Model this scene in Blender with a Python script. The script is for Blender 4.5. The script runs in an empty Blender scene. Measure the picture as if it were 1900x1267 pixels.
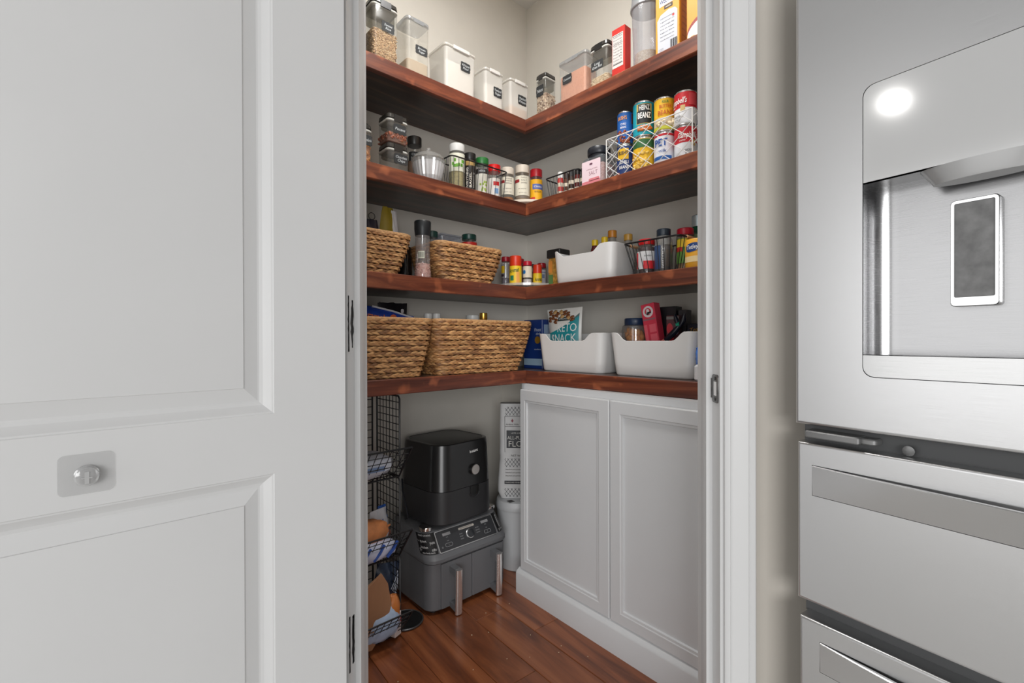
import bpy, math, random
from mathutils import Vector, Matrix, noise

random.seed(7)
SC = bpy.context.scene
COL = SC.collection
PI = math.pi
def R(a): return math.radians(a)

# ---------------------------------------------------------------- camera
cam_d = bpy.data.cameras.new('camera')
cam = bpy.data.objects.new('camera', cam_d)
COL.objects.link(cam)
cam_d.sensor_width = 36.0
cam_d.lens = 16.553
cam_d.clip_start = 0.02
Fv = Vector((-0.73865958, 0.67406581, -0.00416066))
Rv = Vector((0.67407724, 0.73865658, -0.00251534))
Uv = Vector((-0.0013778, 0.00466259, 0.99998818))
cam.matrix_world = Matrix(((Rv.x, Uv.x, -Fv.x, 1.71507), (Rv.y, Uv.y, -Fv.y, -1.66994),
                           (Rv.z, Uv.z, -Fv.z, 1.07241), (0, 0, 0, 1)))
SC.camera = cam

# ---------------------------------------------------------------- world, lights, exposure
world = bpy.data.worlds.new('world')
SC.world = world
world.use_nodes = True
world.node_tree.nodes['Background'].inputs[0].default_value = (1.0, 0.995, 0.98, 1)
world.node_tree.nodes['Background'].inputs[1].default_value = 0.40
SC.view_settings.view_transform = 'Standard'
SC.view_settings.look = 'None'
SC.view_settings.gamma = 1.0
SC.view_settings.use_curve_mapping = False
SC.view_settings.exposure = 0.0

def area(name, loc, rot, size, power, color=(1, 1, 1), shape='DISK', size_y=None):
    d = bpy.data.lights.new(name, 'AREA')
    d.shape = shape; d.size = size; d.energy = power; d.color = color
    if size_y: d.size_y = size_y
    o = bpy.data.objects.new(name, d); COL.objects.link(o)
    o.location = loc; o.rotation_euler = rot
    return o
# ceiling lamp of the pantry, recessed lamp of the kitchen, two added fill lights out of view
area('pantry_ceiling_lamp', (0.80, -0.80, 2.70), (0, 0, 0), 0.40, 14.5, (1.0, 0.99, 0.975))
area('kitchen_recessed_lamp', (0.10, -3.69, 2.72), (0, 0, 0), 0.09, 1.4, (1.0, 0.98, 0.95))
area('added_frontal_fill', (5.78, -5.38, 1.55), (R(90), 0, R(47.6)), 3.4, 210.0, (1.0, 1.0, 1.0), 'RECTANGLE', 2.2)  # added fill from behind the camera, brightens the inside of the pantry
area('added_fridge_fill', (0.75, -4.6, 1.30), (R(90), 0, 0), 3.2, 30.0, (1.0, 1.0, 1.0), 'RECTANGLE', 2.2)  # added bright area for the fridge front to mirror

# ---------------------------------------------------------------- mesh builder
class MB:
    def __init__(s): s.v = []; s.f = []
    def add(s, vs, fs):
        o = len(s.v); s.v.extend(vs); s.f.extend([tuple(i + o for i in f) for f in fs]); return s
    def box(s, x0, x1, y0, y1, z0, z1):
        vs = [(x, y, z) for z in (z0, z1) for y in (y0, y1) for x in (x0, x1)]
        return s.add(vs, [(0, 2, 3, 1), (4, 5, 7, 6), (0, 1, 5, 4), (2, 6, 7, 3), (0, 4, 6, 2), (1, 3, 7, 5)])
    def loft(s, rings, cap0=True, cap1=True, closed=True):
        n = len(rings[0]); vs = [p for r in rings for p in r]; fs = []
        for i in range(len(rings) - 1):
            for j in range(n if closed else n - 1):
                k = (j + 1) % n
                fs.append((i * n + j, i * n + k, (i + 1) * n + k, (i + 1) * n + j))
        if cap0: fs.append(tuple(range(n - 1, -1, -1)))
        if cap1: fs.append(tuple((len(rings) - 1) * n + j for j in range(n)))
        return s.add(vs, fs)
    def rbox(s, w, d, h, r=0.01, e=0.003, z=0.0, cx=0, cy=0, tw=None, td=None, n=4):
        """upright rounded box: d along x, w along y, height h; tw/td the top's size"""
        tw = tw or w; td = td or d; rs = []
        for t, ins in ((0, e), (e / h, 0), (1 - e / h, 0), (1, e)):
            ww = w + (tw - w) * t - 2 * ins; dd = d + (td - d) * t - 2 * ins
            rs.append(rrect(dd, ww, max(r - ins, 0.0008), z + h * t, n, cx, cy))
        return s.loft(rs)
    def lathe(s, prof, n=20, cx=0, cy=0, cap0=True, cap1=True):
        return s.loft([[(cx + r * math.cos(2 * PI * j / n), cy + r * math.sin(2 * PI * j / n), z) for j in range(n)] for r, z in prof], cap0, cap1)
    def tube(s, pts, r, n=6, closed=False, caps=True):
        P = [Vector(p) for p in pts]; m = len(P); rings = []
        up = None
        for i in range(m):
            if closed: t = P[(i + 1) % m] - P[i - 1]
            else: t = P[min(i + 1, m - 1)] - P[max(i - 1, 0)]
            t.normalize()
            if up is None:
                up = Vector((0, 0, 1)) if abs(t.z) < 0.9 else Vector((1, 0, 0))
            a = up - t * up.dot(t)
            if a.length < 1e-5: a = Vector((1, 0, 0)) - t * t.x
            a.normalize(); up = a; b = t.cross(a)
            rr = r[i] if isinstance(r, (list, tuple)) else r
            rings.append([tuple(P[i] + a * (rr * math.cos(2 * PI * j / n)) + b * (rr * math.sin(2 * PI * j / n))) for j in range(n)])
        if closed: rings.append(rings[0])
        return s.loft(rings, caps and not closed, caps and not closed)
    def blob(s, c, rx, ry, rz, n=6, rot=None):
        vs = [(0, 0, -1)]; k = 3
        for i in range(1, k):
            a = PI * i / k - PI / 2
            for j in range(n):
                b = 2 * PI * j / n + i * 0.3
                vs.append((math.cos(a) * math.cos(b), math.cos(a) * math.sin(b), math.sin(a)))
        vs.append((0, 0, 1))
        out = []
        for x, y, z in vs:
            q = Vector((x * rx, y * ry, z * rz))
            if rot: q = rot @ q
            out.append((q.x + c[0], q.y + c[1], q.z + c[2]))
        fs = [(0, 1 + (j + 1) % n, 1 + j) for j in range(n)]
        for i in range(k - 2):
            for j in range(n):
                a = 1 + i * n + j; b = 1 + i * n + (j + 1) % n
                fs.append((a, b, b + n, a + n))
        t = len(vs) - 1; o = 1 + (k - 2) * n
        fs += [(o + j, o + (j + 1) % n, t) for j in range(n)]
        return s.add(out, fs)
    def map(s, fn):
        s.v = [tuple(fn(Vector(p))) for p in s.v]; return s

def rrect(d, w, r, z, n=4, cx=0, cy=0):
    r = min(r, d / 2 - 1e-5, w / 2 - 1e-5); out = []
    for sx, sy, a0 in ((1, 1, 0), (-1, 1, 90), (-1, -1, 180), (1, -1, 270)):
        for i in range(n + 1):
            a = R(a0 + 90 * i / n)
            out.append((cx + sx * (d / 2 - r) + r * math.cos(a), cy + sy * (w / 2 - r) + r * math.sin(a), z))
    return out

def mesh(name, mb, m, sharp=38):
    me = bpy.data.meshes.new(name)
    me.from_pydata([tuple(p) for p in mb.v], [], mb.f)
    me.validate(); me.update()
    me.polygons.foreach_set('use_smooth', [True] * len(me.polygons))
    me.set_sharp_from_angle(angle=R(sharp))
    if m: me.materials.append(m)
    return me
def part(name, mb, m, parent, label=None, kind=None, sharp=38):
    o = bpy.data.objects.new(name, mesh(name, mb, m, sharp)); COL.objects.link(o)
    o.parent = parent
    if label: o['label'] = label
    if kind: o['kind'] = kind
    return o
def thing(name, label, cat, loc=(0, 0, 0), rz=0.0, group=None):
    o = bpy.data.objects.new(name, None); COL.objects.link(o)
    o.location = loc; o.rotation_euler = (0, 0, R(rz)); o.empty_display_size = 0.02
    o['label'] = label; o['category'] = cat
    if group: o['group'] = group
    return o
def struct(name, mb, m, label, sharp=38):
    o = bpy.data.objects.new(name, mesh(name, mb, m, sharp)); COL.objects.link(o)
    o['kind'] = 'structure'; o['label'] = label
    return o
def spart(name, me, parent, label=None):
    o = bpy.data.objects.new(name, me); COL.objects.link(o); o.parent = parent
    if label: o['label'] = label
    return o

# ---------------------------------------------------------------- materials
_M = {}
def nodes(name):
    m = bpy.data.materials.new(name); m.use_nodes = True
    nt = m.node_tree; return m, nt, nt.nodes['Principled BSDF']
def mat(name, c, rough=0.5, metal=0.0, spec=0.5, coat=0.0, var=0.0, vscale=30, bump=0.0, bscale=200):
    if name in _M: return _M[name]
    m, nt, b = nodes(name)
    b.inputs['Base Color'].default_value = (*c, 1); b.inputs['Roughness'].default_value = rough
    b.inputs['Metallic'].default_value = metal; b.inputs['Specular IOR Level'].default_value = spec
    b.inputs['Coat Weight'].default_value = coat
    if var or bump: tc = nt.nodes.new('ShaderNodeTexCoord')
    if var:
        n = nt.nodes.new('ShaderNodeTexNoise'); n.inputs['Scale'].default_value = vscale; n.inputs['Detail'].default_value = 4
        nt.links.new(tc.outputs['Object'], n.inputs['Vector'])
        r = nt.nodes.new('ShaderNodeValToRGB')
        r.color_ramp.elements[0].position = 0.3; r.color_ramp.elements[1].position = 0.7
        r.color_ramp.elements[0].color = (*[max(0, x * (1 - var)) for x in c], 1)
        r.color_ramp.elements[1].color = (*[min(1, x * (1 + var)) for x in c], 1)
        nt.links.new(n.outputs['Fac'], r.inputs['Fac']); nt.links.new(r.outputs['Color'], b.inputs['Base Color'])
    if bump:
        n = nt.nodes.new('ShaderNodeTexNoise'); n.inputs['Scale'].default_value = bscale; n.inputs['Detail'].default_value = 3
        nt.links.new(tc.outputs['Object'], n.inputs['Vector'])
        bp = nt.nodes.new('ShaderNodeBump'); bp.inputs['Strength'].default_value = bump; bp.inputs['Distance'].default_value = 0.002
        nt.links.new(n.outputs['Fac'], bp.inputs['Height']); nt.links.new(bp.outputs['Normal'], b.inputs['Normal'])
    _M[name] = m; return m
def rgb(r, g, b):
    f = lambda x: (x / 255 / 12.92) if x <= 10 else ((x / 255 + 0.055) / 1.055) ** 2.4
    return (f(r), f(g), f(b))
def clear(name, tint=(0.95, 0.96, 0.95), milk=0.08, gloss=0.10, rough=0.08, milk_c=(0.85, 0.85, 0.83)):
    """thin clear or milky plastic / glass: mostly see-through, a little haze, a mirror sheen"""
    if name in _M: return _M[name]
    m, nt, b = nodes(name); out = nt.nodes['Material Output']
    t = nt.nodes.new('ShaderNodeBsdfTransparent'); t.inputs[0].default_value = (*tint, 1)
    b.inputs['Base Color'].default_value = (*milk_c, 1); b.inputs['Roughness'].default_value = 0.5
    g = nt.nodes.new('ShaderNodeBsdfGlossy'); g.inputs['Roughness'].default_value = rough
    m1 = nt.nodes.new('ShaderNodeMixShader'); m1.inputs[0].default_value = milk
    nt.links.new(t.outputs[0], m1.inputs[1]); nt.links.new(b.outputs[0], m1.inputs[2])
    lw = nt.nodes.new('ShaderNodeLayerWeight'); lw.inputs['Blend'].default_value = 0.35
    mt = nt.nodes.new('ShaderNodeMath'); mt.operation = 'MULTIPLY_ADD'; mt.inputs[1].default_value = 0.28; mt.inputs[2].default_value = gloss * 0.3
    nt.links.new(lw.outputs['Fresnel'], mt.inputs[0])
    m2 = nt.nodes.new('ShaderNodeMixShader')
    nt.links.new(mt.outputs[0], m2.inputs[0]); nt.links.new(m1.outputs[0], m2.inputs[1]); nt.links.new(g.outputs[0], m2.inputs[2])
    nt.links.new(m2.outputs[0], out.inputs[0])
    _M[name] = m; return m
def wood(name, c0, c1, c2, axis='x', rough=0.35, scale=1.0, rnd=0.0, coat=0.0, knots=0.0):
    if name in _M: return _M[name]
    m, nt, b = nodes(name); L = nt.links.new
    tc = nt.nodes.new('ShaderNodeTexCoord'); mp = nt.nodes.new('ShaderNodeMapping')
    sc = {'x': (1.2, 14, 14), 'y': (14, 1.2, 14)}[axis]
    mp.inputs['Scale'].default_value = tuple(q * scale for q in sc)
    oi = nt.nodes.new('ShaderNodeObjectInfo'); va = nt.nodes.new('ShaderNodeVectorMath'); va.operation = 'MULTIPLY_ADD'
    L(tc.outputs['Object'], va.inputs[0]); va.inputs[1].default_value = (1, 1, 1)
    cb = nt.nodes.new('ShaderNodeCombineXYZ'); mu = nt.nodes.new('ShaderNodeMath'); mu.operation = 'MULTIPLY'; mu.inputs[1].default_value = 37.0
    L(oi.outputs['Random'], mu.inputs[0])
    for k in 'XYZ': L(mu.outputs[0], cb.inputs[k])
    L(cb.outputs[0], va.inputs[2]); L(va.outputs[0], mp.inputs['Vector'])
    n = nt.nodes.new('ShaderNodeTexNoise'); n.inputs['Scale'].default_value = 1.6; n.inputs['Detail'].default_value = 7; n.inputs['Roughness'].default_value = 0.62
    n.inputs['Distortion'].default_value = 1.1
    L(mp.outputs[0], n.inputs['Vector'])
    r = nt.nodes.new('ShaderNodeValToRGB'); e = r.color_ramp.elements
    e[0].position = 0.30; e[0].color = (*c0, 1); e[1].position = 0.72; e[1].color = (*c2, 1)
    k = e.new(0.5); k.color = (*c1, 1)
    L(n.outputs['Fac'], r.inputs['Fac'])
    col = r.outputs['Color']
    if knots:
        n2 = nt.nodes.new('ShaderNodeTexNoise'); n2.inputs['Scale'].default_value = 13; n2.inputs['Detail'].default_value = 2
        L(va.outputs[0], n2.inputs['Vector'])
        rr = nt.nodes.new('ShaderNodeValToRGB'); rr.color_ramp.elements[0].position = 0.60; rr.color_ramp.elements[1].position = 0.70
        rr.color_ramp.elements[0].color = (0, 0, 0, 1); rr.color_ramp.elements[1].color = (knots, knots, knots, 1)
        L(n2.outputs['Fac'], rr.inputs['Fac'])
        mx = nt.nodes.new('ShaderNodeMix'); mx.data_type = 'RGBA'
        L(rr.outputs['Color'], mx.inputs['Factor']); L(col, mx.inputs['A']); mx.inputs['B'].default_value = (*[min(1, q * 2.3) for q in c2], 1)
        col = mx.outputs['Result']
    if rnd:
        hs = nt.nodes.new('ShaderNodeHueSaturation'); ma = nt.nodes.new('ShaderNodeMapRange')
        ma.inputs['To Min'].default_value = 1 - rnd; ma.inputs['To Max'].default_value = 1 + rnd
        L(oi.outputs['Random'], ma.inputs['Value']); L(ma.outputs[0], hs.inputs['Value']); L(col, hs.inputs['Color'])
        col = hs.outputs['Color']
    L(col, b.inputs['Base Color'])
    b.inputs['Roughness'].default_value = rough; b.inputs['Coat Weight'].default_value = coat; b.inputs['Coat Roughness'].default_value = 0.2
    bp = nt.nodes.new('ShaderNodeBump'); bp.inputs['Strength'].default_value = 0.15; bp.inputs['Distance'].default_value = 0.002
    L(n.outputs['Fac'], bp.inputs['Height']); L(bp.outputs['Normal'], b.inputs['Normal'])
    _M[name] = m; return m
def steel(name, c=(0.62, 0.62, 0.62), rough=0.3, aniso=True):
    """brushed stainless: fine streaks along the width"""
    if name in _M: return _M[name]
    m, nt, b = nodes(name); L = nt.links.new
    tc = nt.nodes.new('ShaderNodeTexCoord'); mp = nt.nodes.new('ShaderNodeMapping'); mp.inputs['Scale'].default_value = (6, 6, 420)
    L(tc.outputs['Object'], mp.inputs['Vector'])
    n = nt.nodes.new('ShaderNodeTexNoise'); n.inputs['Scale'].default_value = 3; n.inputs['Detail'].default_value = 3
    L(mp.outputs[0], n.inputs['Vector'])
    b.inputs['Base Color'].default_value = (*c, 1); b.inputs['Metallic'].default_value = 1.0
    ma = nt.nodes.new('ShaderNodeMapRange'); ma.inputs['To Min'].default_value = rough - 0.05; ma.inputs['To Max'].default_value = rough + 0.08
    L(n.outputs['Fac'], ma.inputs['Value']); L(ma.outputs[0], b.inputs['Roughness'])
    bp = nt.nodes.new('ShaderNodeBump'); bp.inputs['Strength'].default_value = 0.09; bp.inputs['Distance'].default_value = 0.0005
    L(n.outputs['Fac'], bp.inputs['Height']); L(bp.outputs['Normal'], b.inputs['Normal'])
    _M[name] = m; return m
def speckle(name, cols, scale=260, rough=0.8, bump=0.6):
    """grains: a cell pattern with a colour per grain"""
    if name in _M: return _M[name]
    m, nt, b = nodes(name); L = nt.links.new
    tc = nt.nodes.new('ShaderNodeTexCoord'); v = nt.nodes.new('ShaderNodeTexVoronoi'); v.inputs['Scale'].default_value = scale
    L(tc.outputs['Object'], v.inputs['Vector'])
    sp = nt.nodes.new('ShaderNodeSeparateColor'); L(v.outputs['Color'], sp.inputs[0])
    r = nt.nodes.new('ShaderNodeValToRGB'); e = r.color_ramp.elements
    e[0].color = (*cols[0], 1); e[1].color = (*cols[-1], 1)
    for i, c in enumerate(cols[1:-1]): k = e.new((i + 1) / (len(cols) - 1)); k.color = (*c, 1)
    L(sp.outputs[0], r.inputs['Fac']); L(r.outputs['Color'], b.inputs['Base Color'])
    b.inputs['Roughness'].default_value = rough
    bp = nt.nodes.new('ShaderNodeBump'); bp.inputs['Strength'].default_value = bump; bp.inputs['Distance'].default_value = 0.002
    L(v.outputs['Distance'], bp.inputs['Height']); bp.invert = True; L(bp.outputs['Normal'], b.inputs['Normal'])
    _M[name] = m; return m
def col(r, g, b, rough=0.45, **k):
    n = k.pop('name', 'paint_%d_%d_%d_%d' % (r, g, b, int(rough * 100)))
    return mat(n, rgb(r, g, b), rough, **k)

# ---------------------------------------------------------------- flat print: lettering, labels
_T = {}
def text2d(s, size, shear=0.0, bold=0.0, space=1.0):
    key = (s, size, shear, bold, space)
    if key not in _T:
        cu = bpy.data.curves.new('lettering', 'FONT'); cu.body = s; cu.size = size; cu.shear = shear; cu.offset = bold * size
        cu.align_x = 'CENTER'; cu.align_y = 'CENTER'; cu.space_character = space; cu.resolution_u = 2; cu.space_line = 0.85
        o = bpy.data.objects.new('lettering', cu)
        me = o.to_mesh()
        vs = [tuple(v.co) for v in me.vertices]; fs = [tuple(p.vertices) for p in me.polygons]
        o.to_mesh_clear(); bpy.data.objects.remove(o); bpy.data.curves.remove(cu)
        _T[key] = (vs, fs)
    return _T[key]
def flat(mb, s, size, x, y, z, rot=0.0, w=None, lean=0.0, **k):
    """lettering on a face that looks along +x; w squeezes it to that width; lean = dx per dz"""
    vs, fs = text2d(s, size, **k)
    xs = [p[0] for p in vs] or [0, 1]
    q = w / (max(xs) - min(xs)) if w else 1.0
    c, sn = math.cos(R(rot)), math.sin(R(rot)); out = []
    for u, v, _ in vs:
        u *= q
        a, b = u * c - v * sn, u * sn + v * c
        out.append((x + lean * b, y + a, z + b))
    return mb.add(out, fs)
def wrap(mb, s, size, r, z, a0=0.0, w=None, rot=0.0, **k):
    """lettering round a cylinder of radius r; a0 degrees from +x"""
    vs, fs = text2d(s, size, **k)
    xs = [p[0] for p in vs] or [0, 1]
    q = w / (max(xs) - min(xs)) if w else 1.0
    c, sn = math.cos(R(rot)), math.sin(R(rot)); out = []
    for u, v, _ in vs:
        u *= q
        u, v = u * c - v * sn, u * sn + v * c
        t = R(a0) + u / r
        out.append((r * math.cos(t), r * math.sin(t), z + v))
    return mb.add(out, fs)
def band(mb, r, z0, z1, a0, a1, n=10, r1=None, th=0.0005):
    r1 = r1 or r; ou = []; n = max(n, int(abs(a1 - a0) / 9) + 1)
    for i in range(n + 1):
        a = R(a0 + (a1 - a0) * i / n); c, s = math.cos(a), math.sin(a)
        ou.append([(r * c, r * s, z0), (r1 * c, r1 * s, z1), ((r1 - th) * c, (r1 - th) * s, z1), ((r - th) * c, (r - th) * s, z0)])
    return mb.loft(ou)
def plate(mb, x, y, z, w, h, th=0.0006, r=0.0, n=3, rot=0.0, lean=0.0):
    """thin plate on a face looking along +x"""
    pr = rrect(w, h, r if r else 0.0004, 0, n if r else 1)
    c, s = math.cos(R(rot)), math.sin(R(rot))
    f = lambda p, dx: (x + dx + lean * (p[0] * s + p[1] * c), y + p[0] * c - p[1] * s, z + p[0] * s + p[1] * c)
    return mb.loft([[f(p, 0) for p in pr], [f(p, th) for p in pr]])
def poly(mb, pts, x, th=0.0006):
    """thin plate of any outline given as (y, z) on a face looking along +x"""
    return mb.loft([[(x, a, b) for a, b in pts], [(x + th, a, b) for a, b in pts]])
def disc(mb, x, y, z, r, th=0.0006, n=14, r2=None):
    return poly(mb, [(y + r * math.cos(2 * PI * i / n), z + (r2 or r) * math.sin(2 * PI * i / n)) for i in range(n)], x, th)
def plaque(mb, x, y, z, w, h):
    """scalloped chalk label"""
    pts = []
    for i in range(44):
        a = 2 * PI * i / 44; c, s = math.cos(a), math.sin(a)
        k = 1 / max(abs(c) ** 5 + abs(s) ** 5, 1e-6) ** 0.2
        k *= 1 + 0.05 * math.cos(8 * a) * (1 if abs(c * s) > 0.2 else 0.4)
        pts.append((y + c * k * w / 2, z + s * k * h / 2))
    return poly(mb, pts, x, 0.0006)
def at(arm, along, front):
    return ((front, along), 0.0) if arm == 'L' else ((along, -front), -90.0)
SH = {1: 2.008, 2: 1.652, 3: 1.296, 4: 0.940}

# ---------------------------------------------------------------- the room
WALL = mat('wall_paint', rgb(207, 203, 195), 0.75, var=0.02, vscale=8, bump=0.06, bscale=300)
WHITE = mat('white_gloss_paint', rgb(204, 204, 204), 0.38, bump=0.04, bscale=60)
CEIL = mat('ceiling_paint', rgb(222, 220, 216), 0.9)
FLOOR = wood('floor_hickory', rgb(92, 47, 27), rgb(138, 78, 45), rgb(172, 106, 66), 'x', rough=0.30, scale=0.6, rnd=0.16, coat=0.25)
PALE_FLOOR = mat('kitchen_floor_paled', rgb(206, 204, 200), 0.5)  # unseen kitchen floor, coloured pale for a neutral reflection in the fridge
SUB = mat('floor_base', rgb(38, 22, 14), 0.8)
A = (0.70711, 0.70711); N = (0.70711, -0.70711); D0 = 1.44248     # the doorway wall runs along A, its kitchen face looks along N
def dg(s, n=0.0): return (A[0] * s + N[0] * (D0 + n), A[1] * s + N[1] * (D0 + n))
def diag_prism(mb, s0, s1, n0, n1, z0, z1):
    q = [dg(s0, n0), dg(s1, n0), dg(s1, n1), dg(s0, n1)]
    return mb.loft([[(x, y, z0) for x, y in q], [(x, y, z1) for x, y in q]])
def diag_profile(mb, prof, z0, z1):
    q = [dg(s, n) for s, n in prof]
    return mb.loft([[(x, y, z0) for x, y in q], [(x, y, z1) for x, y in q]])

fl = struct('floor', MB().box(-0.3, 2.2, -2.2, 0.1, -0.10, -0.014), SUB, 'dark reddish hardwood floor of wide planks')
q = MB(); q.loft([[(x, y, z) for x, y in (dg(-3.2, 0.03), dg(-3.2, 4.2), dg(3.2, 4.2), dg(3.2, 0.03))] for z in (-0.012, -0.001)])
struct('floor', q, PALE_FLOOR, 'unseen kitchen floor outside the pantry door, paled for the fridge reflection')
q = MB(); diag_prism(q, -0.372, 0.418, -0.03, 0.034, -0.012, 0.006)
struct('trim_6', q, WHITE, 'low threshold strip under the doorway')
def clip(pts):
    """keep the pantry side of the doorway line; points in plank coordinates"""
    f = lambda p: (cd * p[0] - sd * p[1]) * N[0] + (sd * p[0] + cd * p[1]) * N[1] - (D0 + 0.02)
    out = []
    for i in range(len(pts)):
        a, b = pts[i], pts[(i + 1) % len(pts)]; fa, fb_ = f(a), f(b)
        if fa <= 0: out.append(a)
        if fa * fb_ < 0: t = fa / (fa - fb_); out.append((a[0] + (b[0] - a[0]) * t, a[1] + (b[1] - a[1]) * t))
    return out
rowd, roww = R(-4.0), 0.1325
rr_ = random.Random(3)
starts = {0: -1.56, 1: 0.335, 2: -0.62, 3: 0.05}
cd, sd = math.cos(rowd), math.sin(rowd)
pm = MB()
for row in range(-3, 15):
    # row 1 lies between the two joints read at y = -0.43 and y = -0.57
    off0 = -0.4095 + roww * (1 - row)
    s = starts.get(row, rr_.uniform(-1.2, 0.2)) - 1.3 * 2
    while s < 2.3:
        L = 1.3 if row != 0 else 1.17
        if s + L > -0.4:
            x0, x1 = max(s, -0.45), min(s + L, 2.2)
            g = 0.0006; e = 0.0016
            mb = MB(); C0 = clip([(x0 + g, off0 - roww + g), (x1 - g, off0 - roww + g), (x1 - g, off0 - g), (x0 + g, off0 - g)])
            C1 = clip([(x0 + g + e, off0 - roww + g + e), (x1 - g - e, off0 - roww + g + e), (x1 - g - e, off0 - g - e), (x0 + g + e, off0 - g - e)])
            if len(C0) < 3 or len(C0) != len(C1): s += L; continue
            mb.loft([[(*c, -0.014) for c in C0], [(*c, -e) for c in C0], [(*c, 0) for c in C1]], cap0=False)
            o = part('plank', mb, FLOOR, fl, sharp=20)
            o.rotation_euler = (0, 0, rowd)
        s += L

struct('ceiling', MB().box(-0.3, 1.5, -1.6, 0.1, 2.743, 2.80), CEIL, 'white flat pantry ceiling')
struct('wall_right', MB().box(-0.3, 3.2, 0.0, 0.10, -0.05, 2.743), WALL, 'greige wall behind the right arm of the shelves')
# the left wall stands back under the lowest shelf
wl = MB().box(-0.30, 0.0, -1.5, 0.0, 0.886, 2.743)
wl.box(-0.30, -0.20, -1.5, 0.0, -0.05, 0.886)
struct('wall_left', wl, WALL, 'greige wall behind the left arm of the shelves')
struct('wall_left_return', MB().box(-0.05, 0.60, -1.44, -1.33, -0.05, 2.743), WALL, 'short greige wall left of the doorway')
struct('wall_right_return', MB().box(1.312, 1.428, -0.585, 0.0, -0.05, 2.743), WALL, 'short greige wall between pantry and fridge')
wd = MB()
diag_prism(wd, -0.60, -0.372, -0.115, 0.0, -0.05, 2.743)
diag_prism(wd, 0.418, 0.584, -0.115, 0.0, -0.05, 2.743)
diag_prism(wd, -0.372, 0.418, -0.115, 0.0, 2.06, 2.743)
struct('wall_doorway', wd, mat('wall_paint_dimmed', rgb(188, 182, 173), 0.7, var=0.02, vscale=8, bump=0.06, bscale=300), 'greige wall strip between the white door casing and fridge')  # wall paint in a darker tone, standing in for weaker light on this strip
# jambs with stops, casings
JL, JR = -0.3505, 0.4010
tj = MB()
diag_profile(tj, [(JR, 0.0), (JR, -0.04), (JR - 0.0125, -0.04), (JR - 0.0125, -0.070), (JR - 0.0095, -0.075), (JR - 0.004, -0.075), (JR - 0.004, -0.115), (JR + 0.0165, -0.115), (JR + 0.0165, 0.0)], 0, 2.06)
jr = struct('trim_1', tj, WHITE, 'white right door jamb with a stop strip')
tj = MB()
diag_profile(tj, [(JL, 0.0), (JL, -0.04), (JL + 0.0115, -0.04), (JL + 0.0115, -0.070), (JL + 0.0095, -0.075), (JL, -0.075), (JL, -0.115), (JL - 0.021, -0.115), (JL - 0.021, 0.0)], 0, 2.06)
# black scuffs of the old hinge leaves on the left jamb
sm, nt, b = nodes('scuffed_white_paint'); L_ = nt.links.new
b.inputs['Roughness'].default_value = 0.42
tc = nt.nodes.new('ShaderNodeTexCoord'); sx = nt.nodes.new('ShaderNodeSeparateXYZ'); L_(tc.outputs['Object'], sx.inputs[0])
mpn = nt.nodes.new('ShaderNodeMapping'); mpn.inputs['Scale'].default_value = (160, 160, 22); L_(tc.outputs['Object'], mpn.inputs['Vector'])
nz = nt.nodes.new('ShaderNodeTexNoise'); nz.inputs['Scale'].default_value = 1; nz.inputs['Detail'].default_value = 4; L_(mpn.outputs[0], nz.inputs['Vector'])
prev = None
for zc, hw in ((1.115, 0.075), (0.455, 0.075)):
    a = nt.nodes.new('ShaderNodeMath'); a.operation = 'SUBTRACT'; L_(sx.outputs['Z'], a.inputs[0]); a.inputs[1].default_value = zc
    a2 = nt.nodes.new('ShaderNodeMath'); a2.operation = 'ABSOLUTE'; L_(a.outputs[0], a2.inputs[0])
    a3 = nt.nodes.new('ShaderNodeMapRange'); a3.inputs['From Min'].default_value = 0; a3.inputs['From Max'].default_value = hw
    a3.inputs['To Min'].default_value = 0.30; a3.inputs['To Max'].default_value = -0.45; L_(a2.outputs[0], a3.inputs['Value'])
    if prev is None: prev = a3
    else:
        mxn = nt.nodes.new('ShaderNodeMath'); mxn.operation = 'MAXIMUM'; L_(prev.outputs[0], mxn.inputs[0]); L_(a3.outputs[0], mxn.inputs[1]); prev = mxn
ad = nt.nodes.new('ShaderNodeMath'); ad.operation = 'ADD'; L_(nz.outputs['Fac'], ad.inputs[0]); L_(prev.outputs[0], ad.inputs[1])
cr = nt.nodes.new('ShaderNodeValToRGB'); cr.color_ramp.elements[0].position = 0.62; cr.color_ramp.elements[1].position = 0.72
cr.color_ramp.elements[0].color = (*rgb(205, 205, 205), 1); cr.color_ramp.elements[1].color = (0.02, 0.02, 0.02, 1)
L_(ad.outputs[0], cr.inputs['Fac']); L_(cr.outputs['Color'], b.inputs['Base Color'])
struct('trim_2', MB().add([], []) if False else tj, WHITE, 'white left door jamb with a stop strip')
# worn leaf plates let into the left jamb (the black scuffs)
CAS = [(0, 0), (0, 0.008), (0.002, 0.0105), (0.009, 0.0125), (0.0105, 0.0105), (0.0125, 0.0125), (0.016, 0.013), (0.032, 0.0155), (0.041, 0.019), (0.0435, 0.0175), (0.0455, 0.0195), (0.054, 0.0195), (0.0565, 0.017), (0.0565, 0)]
tc_ = MB(); diag_profile(tc_, [(JR + 0.006 + s, n) for s, n in CAS], 0, 2.12)
struct('trim_3', tc_, WHITE, 'white moulded door casing right of the opening')
tc_ = MB(); diag_profile(tc_, [(JL - 0.022 - s, n * 0.6) for s, n in CAS], 0, 2.12)
struct('trim_4', tc_, WHITE, 'white moulded door casing behind the open door')
th = MB(); diag_prism(th, JL - 0.02, JR + 0.017, -0.115, 0.0, 2.045, 2.06)
struct('trim_5', th, WHITE, 'white head jamb above the doorway')

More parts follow.
